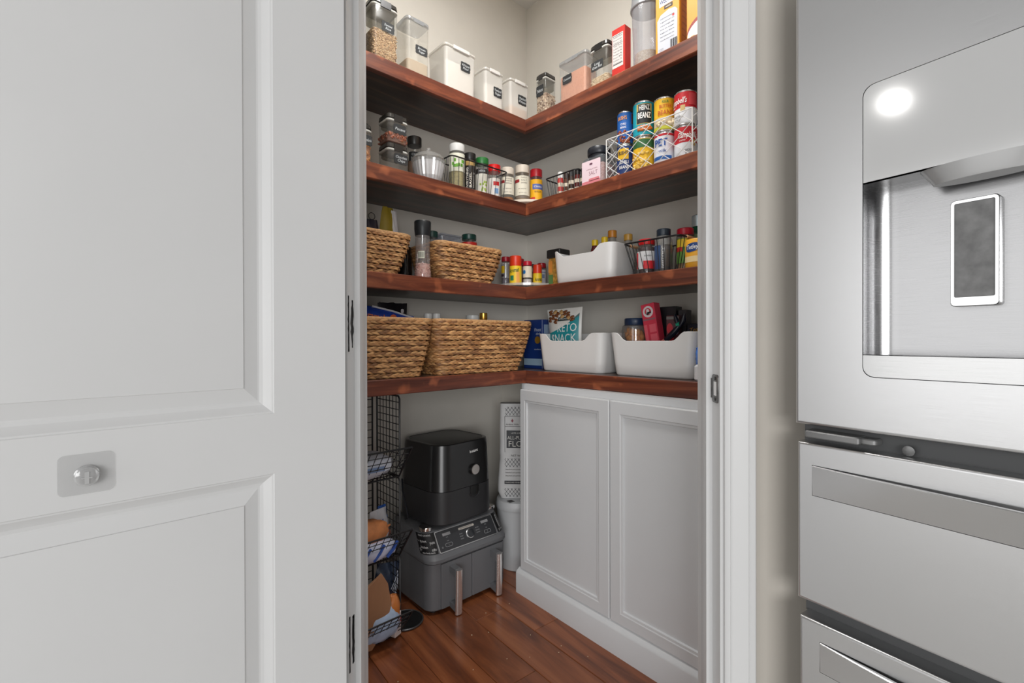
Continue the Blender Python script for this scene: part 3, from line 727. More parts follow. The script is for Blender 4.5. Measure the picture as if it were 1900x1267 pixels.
_strand_m = {}
def woven(label, sh, y0, y1, x0, x1, h, rows, taper_l, taper_r, seed, tone=1.0, r=0.03, group='woven water hyacinth baskets'):
    """rectangular basket of plaited rows; every plait is a part"""
    cx, cy = (x0 + x1) / 2, (y0 + y1) / 2; w, d = y1 - y0, x1 - x0
    t = thing('woven_basket', label, 'basket', (cx, cy, SH[sh]), 0, group)
    key = tone
    if key not in _strand_m:
        m, nt, b = nodes('water_hyacinth_%d' % int(tone * 100)); L = nt.links.new
        at_ = nt.nodes.new('ShaderNodeVertexColor'); at_.layer_name = 'tint'
        tc = nt.nodes.new('ShaderNodeTexCoord'); nz = nt.nodes.new('ShaderNodeTexNoise'); nz.inputs['Scale'].default_value = 60; nz.inputs['Detail'].default_value = 4
        mp = nt.nodes.new('ShaderNodeMapping'); mp.inputs['Scale'].default_value = (1, 1, 6); L(tc.outputs['Object'], mp.inputs[0]); L(mp.outputs[0], nz.inputs['Vector'])
        mr = nt.nodes.new('ShaderNodeMapRange'); mr.inputs['To Min'].default_value = 0.65; mr.inputs['To Max'].default_value = 1.25; L(nz.outputs['Fac'], mr.inputs['Value'])
        mx = nt.nodes.new('ShaderNodeVectorMath'); mx.operation = 'SCALE'; L(at_.outputs['Color'], mx.inputs[0]); L(mr.outputs[0], mx.inputs['Scale'])
        L(mx.outputs[0], b.inputs['Base Color']); b.inputs['Roughness'].default_value = 0.55
        _strand_m[key] = m
    SM = _strand_m[key]
    rng = random.Random(seed)
    def outline(f, ins=0.0):
        """perimeter points at height fraction f"""
        g = (1 - f) ** 1.4
        a, b = -w / 2 + taper_l * g + ins, w / 2 - taper_r * g - ins; e = 0.018 * g + ins
        return [(p[0], p[1] + (a + b) / 2) for p in rrect(d - 2 * e, b - a, r, 0, 6)]
    # inner skin so that nothing shows through
    q = MB(); rs = [[(*p, h * f) for p in outline(f, 0.006)] for f in (0.02, 0.3, 0.6, 0.97)]
    rs += [[(*p, h * f) for p in outline(f, 0.012)] for f in (0.97, 0.6, 0.3, 0.05)]
    q.loft(rs, True, True); part('lining', q, mat('basket_inside', rgb(84, 58, 36), 0.9), t)
    rh = h / rows
    pal = [rgb(182, 132, 82), rgb(204, 154, 102), rgb(214, 164, 110), rgb(164, 114, 70), rgb(146, 102, 66), rgb(194, 142, 92)]
    for k in range(rows):
        zc = rh * (k + 0.5); P = outline(zc / h)
        pts = [Vector((p[0], p[1])) for p in P]; n = len(pts)
        seg = [(pts[(i + 1) % n] - pts[i]).length for i in range(n)]; tot = sum(seg)
        def walk(s):
            s %= tot
            for i in range(n):
                if s <= seg[i] or i == n - 1:
                    a, b = pts[i], pts[(i + 1) % n]; f = min(1, s / max(seg[i], 1e-9)); tg = (b - a)
                    if tg.length < 1e-9: tg = Vector((0, 1))
                    tg.normalize(); return a + (b - a) * f, Vector((tg.y, -tg.x))
                s -= seg[i]
        pitch = rh * rng.uniform(1.25, 1.45); cnt = int(tot / pitch); pitch = tot / cnt; ln = pitch * 1.85
        q = MB(); tint = []
        for half in (1, -1):
            for j in range(cnt):
                s0 = (j + (0.5 if half < 0 else 0)) * pitch + rng.uniform(-.12, .12) * pitch
                c = pal[rng.randrange(6)]; kf = tone * rng.uniform(0.78, 1.15); c = tuple(v * kf for v in c)
                th = rh * rng.uniform(0.25, 0.32); rings = []
                for m in range(6):
                    u = m / 5; p, nn = walk(s0 + ln * u); sz = math.sin(PI * (0.10 + 0.80 * u)) ** 0.7
                    zz = zc + half * rh * (0.02 + 0.40 * u)
                    o_ = (-0.0035 + 0.0085 * math.sin(PI * min(1, 0.12 + u * 0.86))) * (rh / 0.018)
                    ring = []
                    for a in range(6):
                        an = 2 * PI * a / 6
                        ring.append((p.x + nn.x * (o_ + th * 0.62 * sz * math.cos(an)), p.y + nn.y * (o_ + th * 0.62 * sz * math.cos(an)), zz + th * 0.86 * sz * math.sin(an)))
                    rings.append(ring)
                q.loft(rings); tint += [c] * 36
        # keep the row on or above the shelf
        q.v = [(x, y, max(z, 0.0008)) for x, y, z in q.v]
        o = part('plait', q, SM, t, sharp=60)
        ca = o.data.color_attributes.new('tint', 'FLOAT_COLOR', 'POINT')
        for i, c in enumerate(tint): ca.data[i].color = (*c, 1)
    # stitched rim
    P = outline(1.0); q = MB(); q.tube([(p[0], p[1], h) for p in P], 0.006, 6, True)
    part('rim', q, mat('basket_rim_%d' % int(tone * 100), tuple(v * tone for v in rgb(202, 156, 108)), 0.6, var=0.25, vscale=120, bump=0.6, bscale=160), t)
    return t

def bin_(label, sh, x0, x1, front, d, h, dip, tap=0.018, dipl=0.05, dipr=0.075, group='white plastic storage bins'):
    """open bin with rounded corners and a dipped grip in its front wall"""
    w = x1 - x0
    t = thing('storage_bin', label, 'bin', ((x0 + x1) / 2, -(front - d / 2), SH[sh]), -90, group)
    ys = []
    def ring(f, ins):
        g = 1 - f; P = rrect(d - 2 * tap * g * 0.6 - 2 * ins, w - 2 * tap * g - 2 * ins, 0.03 - ins, 0, 6)
        # refine the front side so that the dip can curve
        out = []
        n = len(P)
        for i in range(n):
            a, b = P[i], P[(i + 1) % n]; out.append(a)
            if math.hypot(a[0] - b[0], a[1] - b[1]) > 0.05:
                for k in range(1, 24): out.append((a[0] + (b[0] - a[0]) * k / 24, a[1] + (b[1] - a[1]) * k / 24, 0))
        res = []
        for p in out:
            top = h
            if p[0] > d / 2 - 0.02:
                def ss(e0, e1, v):
                    k = max(0, min(1, (v - e0) / (e1 - e0))); return k * k * (3 - 2 * k)
                k = ss(-w / 2 + dipl - 0.03, -w / 2 + dipl + 0.012, p[1]) * (1 - ss(w / 2 - dipr - 0.012, w / 2 - dipr + 0.03, p[1]))
                top = h - dip * k
            res.append((p[0], p[1], max(0.0, f) * top))
        return res
    rs = []
    base = ring(0, 0)
    for z, ins in ((0.0, 0.008), (0.0025, 0.003), (0.008, 0.0)):
        rs.append([(p[0], p[1], z) for p in ring(0, ins)])
    for f in (0.3, 0.6, 0.9, 0.99): rs.append(ring(f, 0))
    top = ring(1.0, 0.0012); rs.append(top)
    rs.append(ring(0.99, 0.0026))
    for f in (0.6, 0.1): rs.append(ring(f, 0.0026))
    q = MB(); q.loft(rs, True, True); part('tub', q, mat('bin_plastic', rgb(226, 226, 225), 0.36), t)
    return t

def pouch(mb, w, h, th, seed=0, top=0.7, crimp=0.012, wob=0.004, nx=10, nz=10, waist=0.0):
    """soft bag: flat crimped top edge, full belly; local x = front"""
    rng = random.Random(seed); o = Vector((rng.random() * 9, seed, 0))
    def pt(u, v, s):
        fill = math.sin(PI * min(1, (0.10 + v * 0.92))) ** 0.6 if v < 0.97 else 0.02
        edge = (1 - abs(2 * u - 1) ** 3.5)
        wv = w * (1 - waist * math.sin(PI * v)) * (top + (1 - top) * math.sin(PI * (0.15 + 0.7 * v))) 
        y = (u - 0.5) * wv
        nn = noise.noise(o + Vector((u * 4, v * 5, s * 3))) * wob
        return (s * (th / 2 * fill * edge) + nn * edge, y + nn * 0.6, h * v + (nn if v > 0.5 else 0) * 0.5)
    for s in (1, -1):
        vs = [pt(i / nx, j / nz, s) for j in range(nz + 1) for i in range(nx + 1)]
        mb.add(vs, [(j * (nx + 1) + i, j * (nx + 1) + i + 1, (j + 1) * (nx + 1) + i + 1, (j + 1) * (nx + 1) + i) for j in range(nz) for i in range(nx)])
    return mb
def crumple(mb, c, rx, ry, rz, seed, amp=0.25, n=14, m=9, freq=2.2):
    o = Vector((seed * 3.1, seed, 0)); rings = []
    for i in range(m + 1):
        a = PI * (0.02 + 0.96 * i / m) - PI / 2; ring = []
        for j in range(n):
            b = 2 * PI * j / n; d = Vector((math.cos(a) * math.cos(b), math.cos(a) * math.sin(b), math.sin(a)))
            k = 1 + amp * noise.noise(o + d * freq) + amp * 0.5 * noise.noise(o + d * freq * 2.7)
            e = lambda v: math.copysign(abs(v) ** 0.75, v)
            ring.append((c[0] + rx * e(d.x) * k, c[1] + ry * e(d.y) * k, c[2] + rz * e(d.z) * k))
        rings.append(ring)
    return mb.loft(rings)

# ================================================================ TOP SHELF
container('L', 1, -1.020, 0.235, 0.10, 0.10, 0.25, 'sliver of a clear container with dark filling at the far left of the top shelf', 'black', mat('dark_filling', rgb(84, 92, 100), 0.8), 0.16)
WALN = speckle('walnut_bits', WALNUT, 330)
KER = speckle('kernel_tan', [rgb(168, 130, 92), rgb(216, 182, 138), rgb(232, 206, 168), rgb(140, 104, 70)], 160, 0.75, 0.1)
container('L', 1, -0.899, 0.235, 0.097, 0.085, 0.224, 'tall clear container of brown grains with smoky black lid and chalk label', 'black', WALN, 0.118, (0.0062, 900, KER), ('Sweet', 'Rice'), 0.008, 0.60, 0.048, 0.034)
container('L', 1, -0.771, 0.235, 0.094, 0.085, 0.217, 'clear container with grey lid and little beige powder at bottom, chalk label', 'grey', SUGARB, 0.066, None, ('Brown', 'Sugar'), 0.012, 0.50, 0.050, 0.032, body=clear('warm_clear', (0.95, 0.945, 0.92), 0.20, 0.1, 0.1, (0.86, 0.83, 0.76)))
container('L', 1, -0.583, 0.235, 0.146, 0.12, 0.190, 'widest milky container full of white flour, white lid, on left top shelf', 'white', FLOUR, 0.128, None, ('All Purpose', 'Flour'), 0.022, 0.66, 0.046, 0.036, body=MILKY)
container('L', 1, -0.412, 0.235, 0.102, 0.085, 0.171, 'milky white-lidded container of white powder right of the widest flour container', 'white', FLOUR, 0.105, None, ('Powdered', 'Sugar'), 0.016, 0.50, 0.045, 0.040, body=MILKY)
container('L', 1, -0.270, 0.235, 0.112, 0.085, 0.178, 'milky container in the corner with a little tan filling and chalk label', 'white', mat('tan_powder', rgb(206, 168, 132), 0.9, bump=0.4, bscale=200), 0.062, None, ('Mashed', 'Potato'), 0.014, 0.56, 0.050, 0.042, body=MILKY)
NUTM = speckle('granola', [rgb(110, 78, 62), rgb(196, 170, 142), rgb(232, 214, 190), rgb(150, 116, 92)], 150, 0.8, 0.1)
container('R', 1, 0.292, 0.200, 0.060, 0.066, 0.214, 'small clear container of granola with smoky black lid in the corner', 'black', NUTM, 0.125, (0.0075, 420, NUTM), ('Nuts',), -0.004, 0.66, 0.044, 0.048, r=0.008)
container('R', 1, 0.497, 0.235, 0.142, 0.08, 0.185, 'clear container filled with pink-orange couscous, chalk label low on front', 'grey', COUS, 0.122, None, ('Couscous',), -0.024, 0.56, 0.048, 0.034, ts=0.9, body=clear('clear_haze', (0.95, 0.95, 0.94), 0.14, 0.1))
container('R', 1, 0.627, 0.235, 0.086, 0.07, 0.178, 'clear container of oats with smoky black lid between couscous and red carton', 'black', OATS, 0.052, (0.008, 160, OATS), ('Long', 'Grain Rice'), -0.006, 0.53, 0.056, 0.036)
RED = col(190, 38, 28, 0.5)
t = carton('food_carton', 'R', 1, 0.716, 0.235, 0.056, 0.038, 0.190, RED, 'upright red food carton with white nutrition table on the top shelf', group='cartons on the top shelf')
fx = 0.0192
q = MB(); plate(q, fx, -0.002, 0.108, 0.046, 0.120); plate(q, fx, -0.016, 0.012, 0.011, 0.011); part('nutrition_panel', q, col(206, 203, 200, 0.6), t)
q = MB()
INK = col(40, 38, 38, 0.7)
for i, s in enumerate(('Nutrition Facts', '8 servings', 'Calories 160', 'Total Fat 2g', 'Sodium 5mg', 'Total Carb 30g', 'Protein 4g', 'Iron 8%', 'Calcium 2%', 'Potassium')):
    flat(q, s, 0.0075 if i else 0.009, fx + 0.0009, -0.002, 0.158 - i * 0.0105, w=0.036)
plate(q, fx + 0.0007, -0.002, 0.164, 0.042, 0.0012); plate(q, fx + 0.0007, -0.002, 0.060, 0.042, 0.0016); plate(q, fx + 0.0007, -0.002, 0.132, 0.042, 0.0008)
part('lettering', q, INK, t)
# ribbed grey pitcher
GP = clear('grey_pitcher', (0.86, 0.87, 0.90), 0.30, 0.2, 0.12, (0.62, 0.63, 0.67))
t = thing('cereal_dispenser', 'tall tapered clear cereal pitcher with grey lid beside the red carton', 'pitcher', (0.787, -0.163, SH[1]), face(0.787, -0.163))
def octprof(mb, prof):
    n = 24; return mb.loft([[(r * (1 - 0.018 * (j % 3 == 0)) * math.cos(2 * PI * j / n), r * (1 - 0.018 * (j % 3 == 0)) * math.sin(2 * PI * j / n), z) for j in range(n)] for r, z in prof])
q = MB(); octprof(q, [(0.042, 0), (0.045, 0.003), (0.053, 0.262)]); part('tub', q, GP, t, sharp=10)
q = MB(); octprof(q, [(0.040, 0.004), (0.042, 0.085)]); part('filling', q, OATS, t)
q = MB(); q.lathe([(0.0545, 0.245), (0.057, 0.248), (0.057, 0.256), (0.054, 0.258), (0.052, 0.292), (0.046, 0.300)], 24); part('lid', q, clear('pitcher_lid', (0.6, 0.61, 0.63), 0.65, 0.25, 0.2, (0.40, 0.41, 0.43)), t, 'grey lid with flange')
YEL = col(220, 152, 30, 0.5)
t = carton('food_carton', 'R', 1, 0.909, 0.235, 0.086, 0.088, 0.245, YEL, 'yellow cereal carton with white text panel beside the grey pitcher', group='cartons on the top shelf')
fx = 0.0442
q = MB(); pts = [(-0.034, 0.004), (0.036, 0.004), (0.036, 0.140), (0.028, 0.150), (0.006, 0.154), (-0.024, 0.146), (-0.036, 0.130)]; poly(q, pts, fx); part('text_panel', q, col(198, 202, 212, 0.6), t)
q = MB(); plate(q, fx, 0.002, 0.188, 0.062, 0.028, rot=1.5); plate(q, fx, 0.0, 0.214, 0.05, 0.008, rot=1.5); part('title_panel', q, col(240, 240, 238, 0.6), t)
q = MB(); flat(q, 'WEET-BIX', 0.021, fx + 0.001, 0.002, 0.188, 1.5, w=0.058, bold=0.02); part('title', q, col(28, 44, 110, 0.6), t)
q = MB(); plate(q, fx, 0.004, 0.166, 0.030, 0.013, r=0.002); part('name_panel', q, col(70, 58, 52, 0.6), t)
q = MB(); flat(q, 'minis', 0.009, fx + 0.001, 0.004, 0.166, bold=0.01); part('name_lettering', q, col(235, 225, 205, 0.6), t)
q = MB()
for i in range(7): flat(q, ('made from whole grain', 'a good start to', 'every single day', 'low in sugar', 'high in fibre', 'best before: see top', 'recycle this carton')[i], 0.0058, fx + 0.001, 0.0, 0.132 - i * 0.012, w=0.05)
for i in range(6): flat(q, 'net weight 450 g', 0.0042, fx + 0.001, -0.022, 0.008 + i * 0.005, w=0.018)
x = 0.0
for wd_ in (2, 1, 3, 1, 1, 2, 3, 1, 2, 1, 3): plate(q, fx + 0.0007, 0.004 + x * 0.001 + 0.008, 0.036, wd_ * 0.0007, 0.030); x += wd_ * 0.95 + 0.6
part('small_print', q, INK, t)
q = MB(); 
for k in range(2): 
    n = 16; r = 0.004; pts = [(0.022 + (r - k * 0.0014) * math.cos(2 * PI * i / n), 0.128 + (r - k * 0.0014) * math.sin(2 * PI * i / n)) for i in range(n)]
    poly(q, pts, fx + 0.0006 * k + 0.0004) if k == 0 else None
part('seal', q, col(200, 60, 60, 0.6), t)
q = MB(); plate(q, 0, 0, 0, 0, 0) if False else None
side = MB(); side.box(-0.034, 0.034, 0.0430, 0.0436, 0.02, 0.23); part('side_panel', side, col(196, 120, 20, 0.5), t)
s2 = MB()
for i in range(9): flat(s2, 'ingredients wholegrain wheat', 0.008, 0, 0, 0.20 - i * 0.02, w=0.058)
s2.map(lambda p: Vector((-p.y, 0.0440 + p.x, p.z))); part('side_lettering', s2, col(120, 66, 16, 0.6), t)
t = carton('food_carton', 'R', 1, 1.064, 0.235, 0.175, 0.06, 0.285, YEL, 'yellow cereal carton with bowl of rings at right end of top shelf', group='cartons on the top shelf')
fx = 0.0302
q = MB(); pts = [(-0.088 + 0.0, 0.004)]
n = 20
for i in range(n + 1):
    a = PI - PI * i / n; pts.append((0.010 + 0.096 * math.cos(a), 0.036 + 0.058 * math.sin(a)))
poly(q, [(y, z) for y, z in pts if y > -0.0865] + [(0.086, 0.004)], fx); part('bowl', q, col(150, 36, 26, 0.5), t)
q = MB(); poly(q, [(max(-0.0865, 0.010 + 0.094 * math.cos(PI - PI * i / n)), 0.028 + 0.052 * math.sin(PI * i / n)) for i in range(n + 1)] + [(0.086, 0.004), (-0.0865, 0.004)], fx + 0.0007); part('milk', q, col(240, 232, 220, 0.5), t)
q = MB(); rg = random.Random(2)
for _ in range(26):
    y, z = rg.uniform(-0.074, 0.07), rg.uniform(0.010, 0.062); a = 0.011
    n2 = 10; o_ = [(fx + 0.0014, y + a * math.cos(2 * PI * i / n2), z + a * 0.8 * math.sin(2 * PI * i / n2)) for i in range(n2)]
    q.tube(o_, 0.003, 5, True)
part('cereal_rings', q, col(214, 160, 84, 0.6), t)
q = MB(); disc(q, fx, -0.062, 0.186, 0.010); disc(q, fx, -0.052, 0.190, 0.013); disc(q, fx, -0.043, 0.185, 0.009); part('cloud', q, col(244, 244, 240, 0.5), t)

# ================================================================ SECOND SHELF, left arm
G2 = 'black-lidded nut containers on the second shelf'
CHK = mat('roasted_nut', rgb(206, 142, 84), 0.55, var=0.25, vscale=70)
container('L', 2, -0.997, 0.235, 0.096, 0.08, 0.140, 'half-hidden clear container of golden nuts beside the left jamb, second shelf', 'black', mat('nut_core', rgb(170, 112, 66), 0.8), 0.070, (0.014, 200, CHK), ('Macadamia',), 0.030, 0.60, 0.034, 0.034, group=G2)
PEC = mat('pecan_red', rgb(150, 82, 54), 0.5, var=0.4, vscale=80)
container('L', 2, -0.853, 0.235, 0.082, 0.075, 0.102, 'clear container of red-brown pecans stacked on the chocolate chip container', 'black', mat('pecan_core', rgb(120, 70, 48), 0.8), 0.034, (0.013, 130, PEC), ('Pecans',), 0.006, 0.50, 0.050, 0.034, z0=0.1035, group=G2)
container('L', 2, -0.853, 0.235, 0.082, 0.075, 0.1035, 'nearly empty clear container labelled chocolate chips, under the pecans', 'black', mat('chip_brown', rgb(92, 62, 46), 0.6), 0.006, None, ('Chocolate', 'Chips'), 0.010, 0.50, 0.054, 0.036, group=G2)
t = jar('spice_jar', 'slim black-lidded jar standing behind the stacked nut containers', 'jar', (0.088, -0.702, SH[2]), [('glass', bodyprof(0.027, 0.185), CLR), ('filling', [(0.025, 0.002), (0.025, 0.12)], mat('brown_spice', rgb(150, 112, 84), 0.8)), ('lid', capprof(0.028, 0.18, 0.213), BLK)], face(0.09, -0.7))
q = MB(); band(q, 0.0276, 0.115, 0.150, -50, 50); part('chalk_label', q, CHALKB, t)
q = MB(); wrap(q, 'Chia', 0.012, 0.0284, 0.139, 0); wrap(q, 'Seeds', 0.012, 0.0284, 0.125, 0); part('lettering', q, CHALK, t)
# ribbed glass sugar bowl
t = thing('sugar_bowl', 'ribbed clear glass sugar bowl with domed lid and small knob', 'bowl', (0.190, -0.702, SH[2]), face(0.19, -0.70))
n = 48
def rib(prof, amp):
    return MB().loft([[(r * (1 + amp * (j % 2)) * math.cos(2 * PI * j / n), r * (1 + amp * (j % 2)) * math.sin(2 * PI * j / n), z) for j in range(n)] for r, z in prof])
GLS = clear('pressed_glass', (0.97, 0.97, 0.97), 0.22, 0.5, 0.05, (0.9, 0.9, 0.9))
part('bowl', rib([(0.034, 0), (0.040, 0.004), (0.050, 0.03), (0.058, 0.065), (0.061, 0.088), (0.060, 0.092)], 0.045), GLS, t, sharp=5)
part('sugar', rib([(0.035, 0.004), (0.047, 0.03), (0.0545, 0.066), (0.056, 0.082), (0.030, 0.084)], 0.045), mat('white_sugar', rgb(244, 244, 246), 0.6), t, sharp=5)
q = MB(); q.lathe([(0.0635, 0.090), (0.0655, 0.094), (0.060, 0.100), (0.050, 0.112), (0.030, 0.122), (0.010, 0.126)], 28); lid = part('lid', q, clear('lid_glass', (0.94, 0.93, 0.91), 0.35, 0.6, 0.05, (0.66, 0.65, 0.62)), t)
q = MB(); q.lathe([(0.006, 0.125), (0.005, 0.130), (0.009, 0.135), (0.009, 0.139), (0.004, 0.143)], 12); part('knob', q, GLS, lid)
G3 = 'spice jars in the black wire basket, left second shelf'
wire_basket('wire_basket', 'black wire basket of tall spice jars on the left second shelf', 'basket', 'L', 2, -0.637, -0.352, 0.248, 0.095, 0.118, 'black wire baskets', 0.012)
x, y = 0.202, -0.580
t = jar('spice_jar', 'large spice jar with white cap and green leafy label in wire basket', 'jar', (x, y, SH[2] + 0.003), [('glass', bodyprof(0.031, 0.156, 0.029), CLR), ('filling', [(0.0295, 0.003), (0.0295, 0.075)], mat('dried_herb', rgb(168, 156, 110), 0.9, var=0.3, vscale=300)), ('cap', capprof(0.0305, 0.150, 0.180), WHP)], face(x, y), G3)
q = MB(); band(q, 0.0315, 0.070, 0.140, -75, 75, 14); part('label', q, col(226, 226, 208, 0.5), t)
q = MB()
rg = random.Random(4)
for _ in range(9): 
    a, z = rg.uniform(-42, 50), rg.uniform(0.082, 0.108); band(q, 0.0321, z, z + 0.012, a, a + 16, 3)
part('leaf_print', q, col(104, 168, 52, 0.5), t)
x, y = 0.2, -0.515
t = jar('spice_jar', 'black seasoning grinder with white lettering in the left wire basket', 'jar', (x, y, SH[2] + 0.003), [('glass', bodyprof(0.0245, 0.138, 0.022), mat('black_label_glass', rgb(38, 34, 32), 0.3)), ('base', [(0.0248, 0.001), (0.0248, 0.014)], mat('tan_seed', rgb(206, 178, 150), 0.7)), ('cap', capprof(0.024, 0.136, 0.163), BLK)], face(x, y), G3)
q = MB(); wrap(q, 'EVERYTHING', 0.013, 0.0256, 0.060, -22, rot=90, w=0.082, bold=0.01); wrap(q, 'BAGEL', 0.013, 0.0256, 0.052, 8, rot=90, w=0.06, bold=0.01); wrap(q, 'seasoning', 0.010, 0.0256, 0.052, 34, rot=90, w=0.06); part('lettering', q, col(228, 222, 210, 0.6), t)
q = MB(); band(q, 0.0252, 0.110, 0.128, -40, 50); part('label', q, col(176, 144, 84, 0.5), t)
x, y = 0.2, -0.452
t = jar('spice_jar', 'clear spice jar with green cap and pale herb label in wire basket', 'jar', (x, y, SH[2] + 0.003), [('glass', bodyprof(0.0265, 0.138, 0.024), CLR), ('filling', [(0.025, 0.003), (0.025, 0.10)], mat('pale_herb', rgb(190, 178, 150), 0.9, var=0.3, vscale=250)), ('cap', capprof(0.027, 0.134, 0.160), col(40, 112, 52, 0.35))], face(x, y), G3)
q = MB(); band(q, 0.027, 0.012, 0.092, -70, 70, 12); part('label', q, col(218, 214, 202, 0.5), t)
q = MB(); band(q, 0.0275, 0.092, 0.112, -70, 70, 12); part('dark_stripe', q, col(48, 42, 40, 0.5), t)
q = MB(); wrap(q, 'HERBS', 0.012, 0.0283, 0.102, 0, w=0.026); part('lettering', q, CHALK, t)
q = MB()
for _ in range(10): 
    a, z = rg.uniform(-45, 35), rg.uniform(0.016, 0.06); band(q, 0.0276, z, z + 0.009, a, a + 14, 3)
part('leaf_print', q, col(148, 172, 66, 0.5), t)
x, y = 0.2, -0.388
t = jar('spice_jar', 'white-labelled spice jar with bright red cap in the left wire basket', 'jar', (x, y, SH[2] + 0.003), [('glass', bodyprof(0.027, 0.126, 0.025), CLR), ('filling', [(0.0255, 0.003), (0.0255, 0.09)], mat('ivory_powder', rgb(222, 212, 196), 0.9)), ('cap', capprof(0.0285, 0.118, 0.147), col(206, 28, 30, 0.3))], face(x, y), G3)
q = MB(); band(q, 0.0275, 0.004, 0.088, -75, 75, 12); part('label', q, col(226, 220, 214, 0.5), t)
q = MB(); band(q, 0.0281, 0.058, 0.074, -5, 50, 8); part('red_print', q, col(196, 40, 40, 0.5), t)
q = MB(); band(q, 0.0281, 0.024, 0.046, 5, 42, 6); part('blue_print', q, col(120, 156, 196, 0.5), t)
# cream turntable in the corner with three jars
def turntable(label, sh, m, r=0.148, c=(0.164, -0.164)):
    t = thing('turntable', label, 'turntable', (c[0], c[1], SH[sh]), 0, 'corner turntables')
    q = MB(); q.lathe([(0.06, 0), (0.06, 0.006), (0.058, 0.007)], 32); part('base', q, m, t)
    q = MB(); q.lathe([(r * 0.96, 0.007), (r, 0.010), (r, 0.020), (r - 0.003, 0.021), (r - 0.004, 0.012), (0.01, 0.0115)], 48); part('tray', q, m, t)
turntable('cream round turntable holding three jars in the second shelf corner', 2, CREAM)
G4 = 'jars on the cream turntable'
TZ = 0.0122
def seasoning(x, y, r, h, label, capm, labm, fillm, grp, sh, z0, lz, fz, capf=0.17):
    t = jar('spice_jar', label, 'jar', (x, y, SH[sh] + z0), [('glass', bodyprof(r * 0.97, h * (1 - capf) + 0.004, r * 0.88), CLR), ('filling', [(r * 0.9, 0.003), (r * 0.9, h * fz)], fillm), ('cap', capprof(r * 0.97, h * (1 - capf), h), capm)], face(x, y), grp)
    q = MB(); band(q, r, h * lz[0], h * lz[1], -88, 88, 16); part('label', q, labm, t)
    return t
OFFW = col(226, 220, 202, 0.5); DRED = col(150, 40, 44, 0.5)
for (x, y, r, h, lab_, fm, nm) in ((0.172, -0.288, 0.0305, 0.158, 'cream-capped jar of amber spice at left on the cream turntable', mat('amber_spice', rgb(168, 104, 48), 0.8), ('BONELESS', 'PORK RUB', 'SEASONING')),
                                   (0.192, -0.216, 0.033, 0.180, 'tallest cream-capped jar, in the middle of the cream turntable', mat('sand_spice', rgb(206, 176, 138), 0.8), ('GARLIC', 'SALT', 'SEASONING'))):
    t = seasoning(x, y, r, h, lab_, CREAM, OFFW, fm, G4, 2, TZ, (0.24, 0.72), 0.17, 0.19)
    q = MB(); band(q, r + 0.0006, h * 0.555, h * 0.63, -72, -22, 6); part('logo', q, DRED, t)
    q = MB()
    for i, s in enumerate(nm): wrap(q, s, 0.0085, r + 0.0010, h * (0.67 - 0.065 * i), 14, w=0.028)
    wrap(q, 'all natural', 0.006, r + 0.001, h * 0.40, 0, w=0.036); wrap(q, 'NET WT 12 OZ', 0.006, r + 0.001, h * 0.30, 4, w=0.034)
    part('lettering', q, col(92, 70, 60, 0.6), t)
    if r > 0.032:
        q = MB(); band(q, r * 0.99, h * 0.165, h * 0.235, -88, 88, 12); part('dark_stripe', q, col(120, 108, 96, 0.5), t)
x, y, r, h = 0.212, -0.148, 0.0285, 0.174
t = seasoning(x, y, r, h, 'red-capped jar with yellow label, right on the cream turntable', col(190, 30, 42, 0.35), col(240, 178, 30, 0.5), mat('tan_bouillon', rgb(196, 150, 90), 0.8), G4, 2, TZ, (0.02, 0.72), 0.6, 0.2)
q = MB(); band(q, r + 0.0006, h * 0.03, h * 0.26, -88, -10, 8); part('red_panel', q, col(206, 50, 36, 0.5), t)
q = MB(); band(q, r + 0.0006, h * 0.46, h * 0.60, -34, 80, 10); part('blue_panel', q, col(90, 106, 170, 0.5), t)
q = MB(); wrap(q, 'Chicken', 0.012, r + 0.0013, h * 0.53, 20, w=0.04, bold=0.01); part('lettering', q, col(236, 232, 226, 0.5), t)
q = MB(); wrap(q, 'BOUILLON', 0.010, r + 0.001, h * 0.40, 16, w=0.03, bold=0.01); part('name', q, col(70, 50, 30, 0.5), t)
q = MB(); band(q, r + 0.0008, h * 0.03, h * 0.17, -16, 60, 8); part('garlic_print', q, col(236, 214, 206, 0.5), t)

# second shelf, right arm
G5 = 'small spice bottles in the right black wire basket'
wire_basket('wire_basket', 'small black wire basket of spice bottles beside the salt jar', 'basket', 'R', 2, 0.366, 0.532, 0.252, 0.105, 0.082, 'black wire baskets', 0.012, 0.02)
for (x, y, r, h, lab_, bm, cm) in ((0.372 + 0.02, -0.185, 0.0135, 0.118, 'tiny spice bottle with white cap and red label in right wire basket', col(186, 60, 56, 0.4), WHP),
                                   (0.424, -0.185, 0.0125, 0.104, 'dark spice bottle with brown cap beside the white-capped bottle', mat('dark_amber', rgb(84, 52, 36), 0.25), mat('brown_cap', rgb(60, 46, 40), 0.4)),
                                   (0.455, -0.187, 0.0135, 0.108, 'dark spice bottle with black cap third from left in its wire basket', mat('dark_brown_glass', rgb(58, 40, 32), 0.25), BLK),
                                   (0.486, -0.187, 0.0130, 0.106, 'maroon spice bottle with black cap fourth from left in wire basket', mat('maroon_glass', rgb(92, 36, 34), 0.25), BLK),
                                   (0.515, -0.187, 0.0120, 0.100, 'dark green spice bottle nearest the salt jar', mat('dark_green_glass', rgb(50, 52, 40), 0.25), BLK)):
    t = jar('spice_jar', lab_, 'jar', (x, y, SH[2] + 0.003), [('glass', bodyprof(r, h * 0.8, r * 0.8), bm), ('cap', capprof(r * 0.9, h * 0.78, h), cm)], face(x, y), G5, 14)
    q = MB(); band(q, r + 0.0005, h * 0.22, h * 0.60, -70, 70, 10); part('label', q, col(214, 202, 182, 0.5), t)
    q = MB(); band(q, r + 0.0009, h * 0.30, h * 0.46, -60, 60, 8); part('label_print', q, bm, t)
